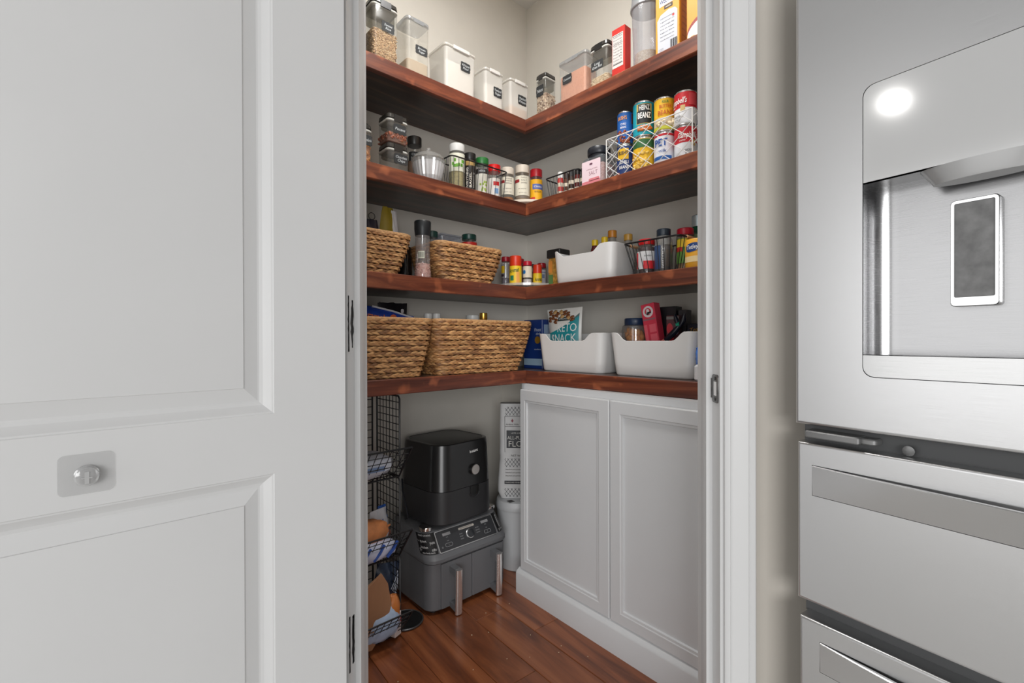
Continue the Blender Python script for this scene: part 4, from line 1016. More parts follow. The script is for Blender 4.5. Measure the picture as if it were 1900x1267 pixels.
# pink salt jar
t = thing('salt_jar', 'square clear jar of pink salt with wide black lid and pink label', 'jar', (0.597, -0.192, SH[2]), -90)
q = MB(); q.rbox(0.104, 0.088, 0.118, 0.016, 0.010, 0); part('glass', q, clear('blue_clear', (0.86, 0.90, 0.93), 0.12, 0.2, 0.06, (0.7, 0.75, 0.8)), t)
q = MB(); q.rbox(0.098, 0.082, 0.085, 0.014, 0.006, 0.003); part('salt', q, speckle('pink_salt', [rgb(206, 150, 138), rgb(228, 186, 174), rgb(190, 126, 116)], 300, 0.7, 0.3), t)
q = MB(); q.lathe([(0.038, 0.112), (0.038, 0.126), (0.0425, 0.127), (0.044, 0.129), (0.044, 0.150), (0.042, 0.154)], 28); part('lid', q, mat('navy_black_lid', rgb(34, 38, 46), 0.35), t)
q = MB(); plate(q, 0.0442, -0.004, 0.056, 0.088, 0.092, r=0.004); part('label', q, col(238, 216, 224, 0.5), t)
q = MB(); plate(q, 0.0449, -0.004, 0.018, 0.086, 0.014); plate(q, 0.0449, 0.010, 0.028, 0.050, 0.010, r=0.004); part('mountain_print', q, col(222, 132, 140, 0.5), t)
q = MB(); flat(q, 'SALT', 0.021, 0.0450, 0.006, 0.052, w=0.040); flat(q, 'HIMALAYAN', 0.0075, 0.0450, 0.0, 0.068, w=0.05); part('lettering', q, col(150, 96, 110, 0.5), t)
q = MB(); plate(q, 0.0449, -0.004, 0.088, 0.014, 0.007, r=0.003); part('crest', q, col(110, 70, 90, 0.5), t)
# white lattice basket with tins
t = thing('lattice_basket', 'white criss-cross wire basket full of food tins', 'basket', (0.835, -0.166, SH[2]), -90)
bw, bd, bh = 0.330, 0.156, 0.152
q = MB()
for z in (bh, 0.0022): q.tube([(sx * bd / 2, sy * bw / 2, z) for sx, sy in ((1, 1), (-1, 1), (-1, -1), (1, -1))], 0.0022, 6, True)
for sx in (1, -1):
    for sy in (1, -1): q.tube([(sx * bd / 2, sy * bw / 2, 0), (sx * bd / 2, sy * bw / 2, bh)], 0.0022, 6)
part('frame', q, WWIRE, t)
for lx, ly_, L in (('x', 1, bw), ('x', -1, bw), ('y', 1, bd), ('y', -1, bd)):
    q = MB(); st = 0.0655 if L > 0.2 else 0.052; k = -bh * 1.3
    while k < L:
        for dr in (1, -1):
            u0, u1 = k, k + bh * 1.22
            a0, z0 = (u0, 0.0) if u0 >= 0 else (0, -u0 / 1.22); a1, z1 = (u1, bh) if u1 <= L else (L, (L - u0) / 1.22)
            if a1 - a0 > 0.003:
                A0, A1 = (a0 - L / 2, a1 - L / 2) if dr > 0 else (L / 2 - a0, L / 2 - a1)
                if lx == 'x': q.tube([(ly_ * (bd / 2 + dr * 0.0008), A0, z0), (ly_ * (bd / 2 + dr * 0.0008), A1, z1)], 0.00135, 5)
                else: q.tube([(A0, ly_ * (bw / 2 + dr * 0.0008), z0), (A1, ly_ * (bw / 2 + dr * 0.0008), z1)], 0.00135, 5)
        k += st
    part('lattice_panel', q, WWIRE, t)
q = MB()
for i in range(1, 6): q.tube([(-bd / 2, bw * (i / 6 - 0.5), 0.002), (bd / 2, bw * (i / 6 - 0.5), 0.002)], 0.0013, 5)
part('base_wires', q, WWIRE, t)
TIN = mat('tin_metal', rgb(196, 196, 196), 0.25, 1.0)
GT = 'food tins in the white lattice basket'
def tin(x, y, z, r, h, m, label, extra):
    t = thing('food_tin', label, 'tin', (x, y, SH[2] + z), face(x, y), GT)
    q = MB(); q.lathe([(r * 0.96, 0), (r, 0.0015), (r, 0.004), (r * 0.985, 0.005), (r * 0.985, h - 0.005), (r, h - 0.004), (r, h - 0.001), (r * 0.975, h), (r * 0.95, h - 0.004)], 26); part('can', q, TIN, t)
    q = MB(); band(q, r * 0.995, 0.006, h - 0.006, -180, 180, 28); part('paper_label', q, m, t)
    for bi, (nm, z0, z1, a0, a1, c) in enumerate(extra.get('bands', ())):
        q = MB(); band(q, r * 0.995 + 0.0005 + 0.0004 * bi, z0 * h, z1 * h, a0, a1, 12); part(nm, q, c, t)
    for i, (s, sz, zf, a, wdt, c, bo) in enumerate(extra.get('text', ())):
        q = MB(); wrap(q, s, sz, r * 0.995 + 0.0020 + 0.0002 * i, zf * h, a, w=wdt, bold=bo, shear=extra.get('shear', 0)); part('lettering', q, c, t)
    for nm, n_, za, zb, a0, a1, sz, c in extra.get('dots', ()):
        q = MB(); rg = random.Random(n_ + int(x * 999))
        for _ in range(n_):
            a, z = R(rg.uniform(a0, a1)), rg.uniform(za, zb) * h; rr2 = r * 0.995
            q.blob((rr2 * math.cos(a), rr2 * math.sin(a), z), sz * 0.7, sz * rg.uniform(.8, 1.3), sz * rg.uniform(.6, 1), 6, Matrix.Rotation(a, 3, 'Z'))
        part(nm, q, c, t, kind='stuff', sharp=180)
    return t
W_ = col(240, 240, 238, 0.45); BEAN = col(150, 74, 44, 0.45); OBEAN = col(216, 118, 48, 0.45)
BLUE = col(34, 98, 176, 0.4); TEAL = col(24, 160, 178, 0.4); NAVY = col(34, 62, 120, 0.4); CRED = col(196, 30, 44, 0.4); CYEL = col(232, 184, 40, 0.4)
tin(0.719, -0.196, 0.1245, 0.0290, 0.121, BLUE, 'blue chilli bean tin, top of the leftmost stack in white basket', dict(bands=[('print', 0.62, 0.92, 48, 110, col(124, 62, 50, 0.5))], text=[('BUSH\'S', 0.018, 0.78, -22, 0.034, col(240, 160, 48, 0.5), 0.02), ('CHILI', 0.010, 0.60, -14, 0.02, W_, 0.01), ('BEANS', 0.010, 0.50, -14, 0.022, W_, 0.01)], dots=[('bean_print', 26, 0.06, 0.40, -70, 70, 0.006, BEAN)]))
tin(0.719, -0.196, 0.003, 0.0305, 0.121, NAVY, 'navy bean tin with yellow badge under the blue chilli tin', dict(bands=[('badge', 0.56, 0.88, -60, 22, CYEL), ('orange_panel', 0.35, 0.75, 55, 110, col(226, 130, 40, 0.5))], text=[("BUSH'S", 0.018, 0.74, -16, 0.036, col(30, 40, 70, 0.5), 0.02), ('CHILI', 0.016, 0.46, -10, 0.034, W_, 0.015), ('BEANS', 0.016, 0.31, -10, 0.036, W_, 0.015)], dots=[('bean_print', 16, 0.03, 0.17, -70, 70, 0.006, BEAN)]))
tin(0.7935, -0.192, 0.1285, 0.0375, 0.124, TEAL, 'teal baked bean tin with black and white crest lettering', dict(bands=[('crest_border', 0.34, 0.905, -40, 44, col(206, 178, 96, 0.5)), ('crest_top', 0.69, 0.89, -30, 34, col(24, 30, 34, 0.5)), ('crest', 0.36, 0.70, -37, 41, col(22, 28, 32, 0.5))], text=[('HEINZ', 0.024, 0.785, 2, 0.037, W_, 0.02), ('BEANZ', 0.028, 0.565, 2, 0.046, W_, 0.025)], dots=[('bean_print', 22, 0.14, 0.28, -30, 42, 0.0065, OBEAN)]))
tin(0.7935, -0.192, 0.003, 0.0375, 0.124, CYEL, 'yellow and green sweetcorn tin under the teal bean tin', dict(bands=[('green_top', 0.70, 0.93, -180, 180, col(52, 104, 58, 0.5))], dots=[('corn_print', 60, 0.05, 0.58, -75, 30, 0.006, col(236, 196, 92, 0.5))]))
tin(0.8740, -0.192, 0.1200, 0.0345, 0.117, CYEL, 'yellow butter bean tin in the third stack of white basket', dict(bands=[('bowl_print', 0.16, 0.40, -75, 75, col(206, 190, 160, 0.5)), ('stripe', 0.06, 0.15, -180, 180, col(196, 200, 60, 0.5))], text=[('FOUR', 0.012, 0.84, 4, 0.022, col(80, 130, 50, 0.5), 0.02), ('BUTTER', 0.016, 0.71, 4, 0.042, col(196, 96, 30, 0.5), 0.02), ('BEANS', 0.022, 0.53, 4, 0.052, col(196, 96, 30, 0.5), 0.02)], dots=[('bean_print', 14, 0.16, 0.36, -50, 60, 0.008, col(232, 214, 180, 0.5))]))
tin(0.8740, -0.192, 0.003, 0.0350, 0.1165, col(226, 228, 236, 0.45), 'white milk tin with blue letters below the yellow bean tin', dict(bands=[('red_top', 0.88, 0.94, -180, 180, CRED), ('swoosh', 0.20, 0.30, -70, 40, BLUE)], text=[('PET', 0.034, 0.68, -22, 0.046, col(30, 84, 170, 0.5), 0.02), ('milk', 0.014, 0.44, -14, 0.030, col(60, 90, 150, 0.5), 0.01)]))
for z, tw, lab_ in ((0.1165, -46, 'upper red and white condensed soup tin at the basket right end'), (0.003, 10, 'lower red and white condensed soup tin below its twin')):
    tin(0.9500, -0.192, z, 0.0355, 0.113, col(226, 228, 232, 0.45), lab_, dict(bands=[('red_half', 0.50, 0.945, -180, 180, CRED), ('medallion', 0.40, 0.57, tw + 20, tw + 44, col(196, 168, 110, 0.5)), ('facts', 0.56, 0.90, tw + 62, tw + 108, col(206, 70, 76, 0.5))], text=[("Campbell's", 0.026, 0.70, tw, 0.066, W_, 0.012), ('CONDENSED', 0.006, 0.555, tw - 26, 0.020, W_, 0.01), ('CHICKEN', 0.010, 0.26, tw + 4, 0.032, col(60, 60, 60, 0.5), 0.01), ('SOUP', 0.012, 0.15, tw + 4, 0.024, col(60, 60, 60, 0.5), 0.01)], shear=0.25))
tin(0.7070, -0.124, 0.003, 0.0300, 0.112, col(36, 120, 104, 0.4), 'teal green tin behind the leftmost stack at the basket end', dict(bands=[('blue_top', 0.5, 0.93, -180, 180, col(110, 140, 160, 0.5))]))
for z, lab_ in ((0.1165, 'upper blue tin in the back right corner of the white basket'), (0.003, 'lower blue tin in the back right corner of white basket')):
    tin(0.965, -0.121, z, 0.0305, 0.113, col(58, 106, 148, 0.4), lab_, dict(bands=[('pale_band', 0.3, 0.5, -180, 180, col(190, 206, 216, 0.5))]))

# ================================================================ THIRD SHELF
woven('small woven basket at the left end of the third shelf', 3, -1.120, -0.815, 0.040, 0.262, 0.138, 9, 0.045, 0.045, 11, 0.92)
G6 = 'packets in the left woven basket of the third shelf'
t = thing('snack_packet', 'olive and white packet with a pointed top sticking out of basket', 'packet', (0.15, -0.850, SH[3] + 0.012), 10, G6)
q = MB(); pouch(q, 0.075, 0.245, 0.04, 3, 0.25); part('bag', q, col(150, 130, 40, 0.35), t)
q = MB(); pouch(q, 0.04, 0.235, 0.03, 5, 0.2); q.map(lambda p: Vector((p.x + 0.006, p.y + 0.022, p.z))); part('white_side', q, col(206, 204, 206, 0.35), t)
t = thing('wire_tie_packet', 'dark packet closed with a looped wire tie in basket', 'packet', (0.15, -0.912, SH[3] + 0.012), 0, G6)
q = MB(); pouch(q, 0.06, 0.190, 0.04, 8, 0.4); part('bag', q, col(44, 42, 58, 0.4), t)
q = MB(); q.tube([(0, 0.012 * math.cos(a * PI / 8), 0.190 + 0.012 + 0.012 * math.sin(a * PI / 8)) for a in range(17)], 0.0012, 5); part('loop', q, WIRE, t)
t = jar('glass_jar', 'dark glass jar in shadow behind the salt grinder', 'jar', (0.085, -0.745, SH[3]), [('glass', bodyprof(0.028, 0.112, 0.022), mat('very_dark_glass', rgb(28, 26, 26), 0.2)), ('cap', capprof(0.024, 0.11, 0.136), BLK)], face(0.08, -0.74))
# salt grinder
x, y = 0.216, -0.745
t = thing('salt_grinder', 'tall clear grinder of pink salt with big black cap', 'grinder', (x, y, SH[3]), face(x, y))
q = MB(); q.lathe([(0.030, 0), (0.0315, 0.004), (0.0305, 0.020), (0.0275, 0.045), (0.026, 0.09), (0.0265, 0.150), (0.027, 0.158)], 28); part('glass', q, clear('grinder_glass', (0.93, 0.92, 0.92), 0.12, 0.3, 0.06, (0.75, 0.72, 0.72)), t)
q = MB(); q.lathe([(0.028, 0.002), (0.0285, 0.018), (0.0255, 0.045), (0.0245, 0.054)], 20); s = part('salt', q, speckle('pink_rock_salt', [rgb(196, 132, 118), rgb(232, 190, 178), rgb(212, 156, 140)], 140, 0.5, 0.5), t)
k = MB(); rg = random.Random(9)
for _ in range(110):
    a, z = rg.uniform(0, 6.28), rg.uniform(0.004, 0.054); rr2 = 0.0275 if z < 0.02 else 0.0275 - (z - 0.02) * 0.09
    k.blob((rr2 * math.cos(a), rr2 * math.sin(a), z), .0035, .003, .003, 5, Matrix.Rotation(rg.uniform(0, 3), 3, 'X'))
part('salt_crystals', k, _M['pink_rock_salt'], s, kind='stuff', sharp=180)
q = MB(); q.lathe([(0.027, 0.156), (0.0275, 0.158), (0.0300, 0.180), (0.0305, 0.207), (0.029, 0.210)], 28); part('cap', q, mat('grinder_black', rgb(26, 30, 34), 0.4), t)
q = MB(); band(q, 0.0268, 0.072, 0.098, -38, 14, 8); part('price_label', q, col(214, 214, 196, 0.5), t)
q = MB()
for i in range(11): band(q, 0.0273, 0.075, 0.095, -34 + i * 4, -34 + i * 4 + (1.4, 2.6, 1.0)[i % 3], 1)
part('barcode', q, INK, t)
woven('medium woven basket on the third shelf beside the pink salt grinder', 3, -0.700, -0.385, 0.040, 0.255, 0.140, 8, 0.03, 0.045, 12, 1.0)
G7 = 'goods in the medium woven basket'
t = thing('clear_tub', 'clear plastic tub corner showing above the medium woven basket', 'tub', (0.125, -0.585, SH[3] + 0.012), 0, G7)
q = MB(); q.rbox(0.075, 0.09, 0.175, 0.008, 0.003, 0, tw=0.10, td=0.10); q.rbox(0.106, 0.106, 0.006, 0.01, 0.002, 0.175); part('tub', q, clear('blue_haze', (0.84, 0.87, 0.92), 0.22, 0.15, 0.1, (0.62, 0.66, 0.74)), t)
t = jar('coffee_jar', 'jar with dark green lid and red label in medium woven basket', 'jar', (0.12, -0.459, SH[3] + 0.012), [('glass', bodyprof(0.0335, 0.186, 0.029), CLR), ('filling', [(0.031, 0.003), (0.031, 0.16)], mat('coffee', rgb(70, 40, 26), 0.8)), ('lid', capprof(0.0305, 0.184, 0.207), mat('bottle_green', rgb(20, 64, 56), 0.35))], face(0.12, -0.46), G7)
q = MB(); band(q, 0.034, 0.04, 0.172, -80, 80, 14); part('label', q, col(206, 44, 34, 0.4), t)
t = jar('glass_jar', 'green-capped jar half hidden behind the grinder cap in basket', 'jar', (0.13, -0.650, SH[3] + 0.012), [('glass', bodyprof(0.026, 0.168, 0.022), CLR), ('filling', [(0.024, 0.003), (0.024, 0.14)], mat('brown_spice', rgb(150, 112, 84), 0.8)), ('lid', capprof(0.0235, 0.166, 0.190), _M['bottle_green'])], 0, G7)
# clear turntable in the corner
turntable('clear round turntable of spice jars in the third shelf corner', 3, clear('frosted_clear', (0.93, 0.92, 0.91), 0.4, 0.3, 0.1, (0.82, 0.79, 0.76)))
G8 = 'spice jars on the clear turntable'
RCAP = col(168, 24, 40, 0.35); OCAP = col(226, 60, 30, 0.35); SYEL = col(240, 200, 40, 0.45)
x, y = 0.118, -0.250
t = seasoning(x, y, 0.0200, 0.138, 'dark red-capped jar with yellow patch, leftmost on the clear turntable', RCAP, clear('thin_label', (0.75, 0.76, 0.80), 0.3, 0.2), mat('grey_spice', rgb(110, 104, 116), 0.8), G8, 3, TZ, (0.3, 0.75), 0.7, 0.16)
q = MB(); band(q, 0.0207, 0.064, 0.096, -80, -15, 8); part('yellow_patch', q, SYEL, t)
q = MB(); band(q, 0.0207, 0.048, 0.058, -70, -20, 6); part('dark_patch', q, col(60, 44, 60, 0.5), t)
x, y = 0.190, -0.256
t = seasoning(x, y, 0.0272, 0.131, 'largest orange-capped yellow seasoning tub on the clear turntable', OCAP, SYEL, SYEL, G8, 3, TZ, (0.02, 0.66), 0.6, 0.34)
q = MB(); wrap(q, 'Aromat', 0.026, 0.0278, 0.066, -18, w=0.048, rot=8, bold=0.02, shear=0.2); part('lettering', q, col(24, 80, 44, 0.5), t)
q = MB(); band(q, 0.0276, 0.022, 0.044, -55, -18, 6); part('green_panel', q, col(44, 124, 84, 0.5), t)
q = MB(); band(q, 0.0276, 0.006, 0.060, 6, 40, 6); part('food_print', q, col(240, 170, 84, 0.5), t)
x, y = 0.104, -0.150
seasoning(x, y, 0.0215, 0.142, 'dark red-capped jar standing behind the largest orange-capped tub', RCAP, col(120, 30, 36, 0.5), mat('paprika', rgb(140, 50, 34), 0.8), G8, 3, TZ, (0.1, 0.8), 0.7, 0.16)
x, y = 0.194, -0.187
t = seasoning(x, y, 0.0215, 0.115, 'clear jar with red cap and round blue badge on the turntable', col(192, 30, 50, 0.35), col(226, 214, 192, 0.5), mat('clear_salt', rgb(214, 206, 204), 0.7), G8, 3, TZ, (0.36, 0.80), 0.3, 0.17)
q = MB(); 
for i in range(9):
    u = -1 + 2 * i / 8; hh = math.sqrt(max(0, 1 - u * u)) * 0.0085
    if hh > 0: band(q, 0.0221, 0.066 - hh, 0.066 + hh, -42 + u * 22 - 3, -42 + u * 22 + 3, 2)
part('blue_badge', q, col(24, 112, 178, 0.5), t)
x, y = 0.110, -0.078
seasoning(x, y, 0.0165, 0.124, 'small jar with black-green cap at the back of the turntable', mat('black_green', rgb(18, 38, 36), 0.4), col(120, 120, 110, 0.5), mat('green_herb', rgb(90, 96, 66), 0.9), G8, 3, TZ, (0.2, 0.7), 0.7, 0.13)
x, y = 0.205, -0.134
t = seasoning(x, y, 0.0212, 0.104, 'smaller orange-capped yellow seasoning tub at turntable front right', OCAP, SYEL, SYEL, G8, 3, TZ, (0.12, 0.62), 0.55, 0.38)
q = MB(); wrap(q, 'Aromat', 0.022, 0.0220, 0.036, 12, w=0.034, rot=4, bold=0.02, shear=0.2); part('lettering', q, col(24, 60, 34, 0.5), t)
q = MB(); band(q, 0.0214, 0.002, 0.012, -88, 88, 12); part('base_band', q, col(170, 184, 150, 0.5), t)
x, y = 0.170, -0.070
t = seasoning(x, y, 0.0210, 0.122, 'red-capped jar with white label, rightmost on the clear turntable', RCAP, col(206, 204, 210, 0.5), mat('grey_salt', rgb(176, 172, 176), 0.8), G8, 3, TZ, (0.16, 0.74), 0.5, 0.18)
q = MB(); band(q, 0.0216, 0.050, 0.068, -40, 40, 8); band(q, 0.0216, 0.076, 0.080, -60, 60, 8); part('label_print', q, col(124, 140, 176, 0.5), t)
# grinder box behind the white bin
t = thing('grinder_set', 'black-lidded spice grinder with orange and green label left of white bin', 'grinder', (0.338, -0.140, SH[3]), -90)
q = MB(); q.rbox(0.064, 0.06, 0.128, 0.008, 0.003, 0); part('glass', q, mat('mixed_spice', rgb(176, 132, 60), 0.4, var=0.5, vscale=70), t)
q = MB(); q.rbox(0.078, 0.07, 0.036, 0.006, 0.003, 0.128); part('lid', q, BLK, t)
q = MB(); plate(q, 0.0302, -0.016, 0.030, 0.026, 0.052); part('green_label', q, col(86, 124, 70, 0.5), t)
q = MB(); plate(q, 0.0302, -0.018, 0.090, 0.022, 0.050); part('orange_label', q, col(214, 140, 60, 0.5), t)
bin_('white bin of sauce bottles on the third shelf', 3, 0.402, 0.702, 0.250, 0.17, 0.133, 0.026, 0.010, 0.052, 0.085)
G9 = 'sauce bottles in the third shelf white bin'
HONEY = mat('sauce_dark_red', rgb(92, 26, 26), 0.2); YCAP = col(232, 196, 36, 0.35); OCP = col(204, 132, 40, 0.35); GCP = col(204, 156, 66, 0.35)
for (x, y, r, h, bm, cm, lab_) in ((0.523, -0.122, 0.0185, 0.178, HONEY, YCAP, 'dark red sauce bottle with yellow cap, left in the white bin'),
                                   (0.577, -0.130, 0.0185, 0.180, HONEY, YCAP, 'dark red sauce bottle with yellow cap beside the orange-capped bottle'),
                                   (0.583, -0.087, 0.0205, 0.211, mat('grey_bottle', rgb(150, 146, 140), 0.3), OCP, 'tallest bottle with orange cap in the third shelf bin'),
                                   (0.658, -0.087, 0.0195, 0.184, mat('grey_bottle', rgb(150, 146, 140), 0.3), GCP, 'bottle with golden cap at right in the third shelf bin')):
    jar('sauce_bottle', lab_, 'bottle', (x, y, SH[3] + 0.0035), [('bottle', [(r, 0), (r * 1.05, 0.004), (r * 1.05, h * 0.55), (r * 0.95, h * 0.75), (r * 0.62, h * 0.86), (r * 0.6, h * 0.89)], bm), ('cap', capprof(r * 0.86 if cm is not YCAP else r * 0.72, h * 0.865, h), cm)], 0, G9)
wire_basket('wire_basket', 'black wire basket with pale wooden grips on the third shelf', 'basket', 'R', 3, 0.748, 0.962, 0.252, 0.155, 0.112, 'black wire baskets', 0.026, 0.024, WIRE, True)
G10 = 'jars in the wire basket with wooden grips'
x, y = 0.803, -0.190
t = jar('jam_jar', 'jam jar with red lid and red-white label in the grip basket', 'jar', (x, y, SH[3] + 0.004), [('glass', bodyprof(0.033, 0.106, 0.027), CLR), ('jam', [(0.0305, 0.003), (0.0305, 0.095)], mat('dark_jam', rgb(54, 22, 30), 0.25)), ('lid', capprof(0.0285, 0.104, 0.124), col(206, 30, 34, 0.3))], face(x, y), G10)
q = MB(); band(q, 0.0335, 0.018, 0.080, -80, 80, 14); part('label', q, col(214, 214, 216, 0.5), t)
q = MB(); band(q, 0.0340, 0.018, 0.046, -20, 80, 10); band(q, 0.0340, 0.020, 0.076, -80, -58, 3); part('red_print', q, col(206, 34, 44, 0.5), t)
q = MB(); wrap(q, 'strawberry', 0.010, 0.0345, 0.064, 10, w=0.03); part('lettering', q, INK, t)
x, y = 0.868, -0.188
t = jar('sauce_bottle', 'tall ribbed dark sauce bottle with navy lid in the grip basket', 'bottle', (x, y, SH[3] + 0.004), [('bottle', [(0.028, 0), (0.030, 0.003), (0.030, 0.095), (0.029, 0.112), (0.0225, 0.126), (0.0225, 0.130)], clear('ribbed_clear', (0.8, 0.82, 0.84), 0.15, 0.3)), ('sauce', [(0.027, 0.002), (0.0275, 0.094)], mat('brown_sauce', rgb(46, 24, 24), 0.3)), ('lid', capprof(0.0235, 0.126, 0.150), mat('navy_lid', rgb(34, 46, 60), 0.3))], face(x, y), G10)
q = MB(); band(q, 0.0305, 0.012, 0.092, -85, -20, 10); part('label', q, col(52, 76, 116, 0.45), t)
q = MB(); wrap(q, 'SWEET CHOC', 0.011, 0.0308, 0.050, -4, w=0.074, rot=90, bold=0.01); part('lettering', q, col(222, 222, 224, 0.5), t)
x, y = 0.922, -0.140
t = jar('pickle_jar', 'jar with crimson lid and green-yellow label in the grip basket', 'jar', (x, y, SH[3] + 0.004), [('glass', bodyprof(0.0275, 0.130, 0.025), CLR), ('filling', [(0.025, 0.003), (0.025, 0.118)], mat('pickle', rgb(150, 110, 60), 0.6)), ('lid', capprof(0.0280, 0.127, 0.150), col(184, 22, 48, 0.3))], face(x, y), G10)
q = MB(); band(q, 0.0280, 0.030, 0.115, -88, 30, 14); part('label', q, col(96, 140, 60, 0.45), t)
q = MB(); band(q, 0.0285, 0.085, 0.112, -88, 20, 10); part('yellow_print', q, col(232, 200, 50, 0.5), t)
q = MB(); band(q, 0.0285, 0.070, 0.086, -88, -20, 6); part('red_print', q, col(196, 50, 40, 0.5), t)
x, y = 1.010, -0.222
t = jar('tea_tin', 'yellow tea tin with blue oval at the right end of third shelf', 'tin', (x, y, SH[3]), [('tin', [(0.0395, 0), (0.041, 0.002), (0.041, 0.088), (0.0395, 0.0905)], col(240, 176, 50, 0.4))], face(x, y))
q = MB()
for i in range(15):
    u = -1 + 2 * i / 14; hh = (max(0, 1 - abs(u) ** 2.6)) ** 0.5 * 0.0145
    if hh > 0: band(q, 0.0415, 0.064 - hh + 0.003 * u, 0.064 + hh * 0.9 + 0.003 * u, -30 + u * 36 - 2.7, -30 + u * 36 + 2.7, 2)
part('blue_oval', q, col(26, 66, 132, 0.45), t)
q = MB(); wrap(q, 'Tetley', 0.019, 0.0422, 0.064, -30, w=0.040, rot=3, bold=0.015, shear=0.15); part('lettering', q, W_, t)
q = MB(); band(q, 0.0415, 0.018, 0.036, -80, 20, 12); part('cream_band', q, col(238, 214, 160, 0.5), t)
q = MB(); band(q, 0.0420, 0.020, 0.034, -4, 14, 4); part('cup_print', q, col(120, 40, 40, 0.5), t)
q = MB(); band(q, 0.0420, 0.044, 0.060, 30, 60, 5); part('cyan_badge', q, col(40, 160, 200, 0.5), t)
x, y = 0.930, -0.060
t = jar('oil_bottle', 'green bottle with pale silver cap behind the grip basket', 'bottle', (x, y, SH[3]), [('bottle', [(0.036, 0), (0.038, 0.004), (0.038, 0.130), (0.034, 0.152), (0.022, 0.172), (0.020, 0.174)], mat('green_bottle', rgb(26, 84, 62), 0.25)), ('cap', capprof(0.0225, 0.172, 0.212), mat('pale_cap', rgb(176, 190, 196), 0.3, 0.4))], face(x, y))
q = MB(); band(q, 0.0385, 0.05, 0.140, -70, 70, 12); part('label', q, col(146, 180, 140, 0.5), t)

# ================================================================ LOWEST SHELF
woven('large woven basket of crisps at the left end of the lowest shelf', 4, -1.070, -0.726, 0.012, 0.258, 0.204, 11, 0.05, 0.042, 13, 0.92)
woven('longest woven basket, on the lowest shelf left of the blue carton', 4, -0.714, -0.219, 0.012, 0.260, 0.205, 11, 0.03, 0.070, 14, 1.04)
G11 = 'bags in the large left basket of the lowest shelf'
t = thing('snack_bag', 'glossy blue snack bag lying aslant on the left large basket', 'bag', (0.175, -1.035, SH[4] + 0.200), 0, G11)
t.rotation_euler = (R(-99), 0, 0)
q = MB(); pouch(q, 0.13, 0.27, 0.05, 21, 0.9, wob=0.005); part('bag', q, mat('blue_foil', rgb(34, 66, 160), 0.25, var=0.2, vscale=30), t)
q = MB(); q.tube([(0.004, -0.066, 0.10), (0.004, -0.064, 0.18), (0.004, -0.056, 0.262)], 0.0035, 6); part('seal', q, col(214, 214, 220, 0.3), t, 'white crimped edge')
q = MB(); flat(q, 'caramel', 0.030, 0.0275, -0.030, 0.098, 90, w=0.085, bold=0.02); part('lettering', q, col(226, 120, 70, 0.4), t)
q = MB(); disc(q, 0.026, -0.036, 0.175, 0.014, 0.001, 12); part('orange_print', q, col(206, 96, 50, 0.4), t)
t = thing('snack_bag', 'black snack bag crumpled behind the glossy blue bag', 'bag', (0.09, -0.80, SH[4] + 0.03), 0, G11)
q = MB(); pouch(q, 0.125, 0.242, 0.06, 22, 0.9, wob=0.012); part('bag', q, mat('black_foil', rgb(30, 28, 32), 0.3), t)
q = MB(); plate(q, 0.02, 0.030, 0.212, 0.012, 0.016, r=0.005); part('white_print', q, col(200, 196, 200, 0.4), t)
t = thing('snack_bag', 'dark green bag edge at the right of the left large basket', 'bag', (0.13, -0.755, SH[4] + 0.03), 0, G11)
q = MB(); pouch(q, 0.05, 0.188, 0.05, 23, 0.8, wob=0.006); part('bag', q, mat('green_foil', rgb(22, 66, 66), 0.35), t)
G12 = 'jars peeking over the longest woven basket'
for (x, y, r, h, bm, cm, lab_, ch) in ((0.12, -0.662, 0.0165, 0.224, col(214, 140, 60, 0.4), WHP, 'orange bottle with white cap, left of its twin over the basket rim', 0.03),
                                       (0.12, -0.622, 0.0165, 0.225, col(214, 140, 60, 0.4), WHP, 'orange bottle with white cap, right of its twin over the basket rim', 0.03),
                                       (0.15, -0.464, 0.0285, 0.222, col(110, 60, 36, 0.4), mat('pale_grey_lid', rgb(206, 208, 206), 0.35), 'wide jar with pale grey lid over the longest basket rim', 0.028),
                                       (0.15, -0.406, 0.0170, 0.234, mat('dark_vinegar', rgb(54, 30, 22), 0.3), mat('gold_cap', rgb(196, 152, 70), 0.25, 0.8), 'small bottle with shiny gold cap over the longest basket rim', 0.030)):
    jar('glass_jar', lab_, 'jar', (x, y, SH[4] + 0.012), [('glass', bodyprof(r * 1.06, h - ch + 0.002, r * 0.85), bm), ('cap', capprof(r, h - ch, h), cm)], 0, G12)
t = thing('food_carton', 'navy blue carton with gold seal between basket and white bin', 'box', (0.190, -0.118, SH[4]), -90)
NB = mat('navy_carton', rgb(24, 52, 116), 0.4)
q = MB(); q.rbox(0.118, 0.062, 0.222, 0.0015, 0.0012, n=1); part('carton', q, NB, t)
q = MB(); disc(q, 0.0312, 0.030, 0.130, 0.017, 0.001, 20); part('gold_seal', q, mat('gold_print', rgb(196, 148, 56), 0.35, 0.5), t)
q = MB(); plate(q, 0.0312, 0.0, 0.030, 0.116, 0.030); part('silver_band', q, col(150, 176, 196, 0.4), t)
q = MB(); flat(q, 'Finest', 0.022, 0.0318, 0.030, 0.176, w=0.042, shear=0.2); flat(q, 'dark', 0.016, 0.0318, 0.034, 0.158, w=0.03, shear=0.2); flat(q, 'crackers', 0.010, 0.0318, 0.030, 0.088, w=0.04); part('lettering', q, col(200, 206, 216, 0.5), t)
q = MB(); q.box(-0.02, 0.02, 0.0592, 0.0598, 0.150, 0.200); part('side_panel', q, col(130, 150, 176, 0.5), t)
bin_('white bin on the lowest shelf holding the keto snack pouch', 4, 0.292, 0.640, 0.228, 0.17, 0.157, 0.030, 0.016, 0.075, 0.085)
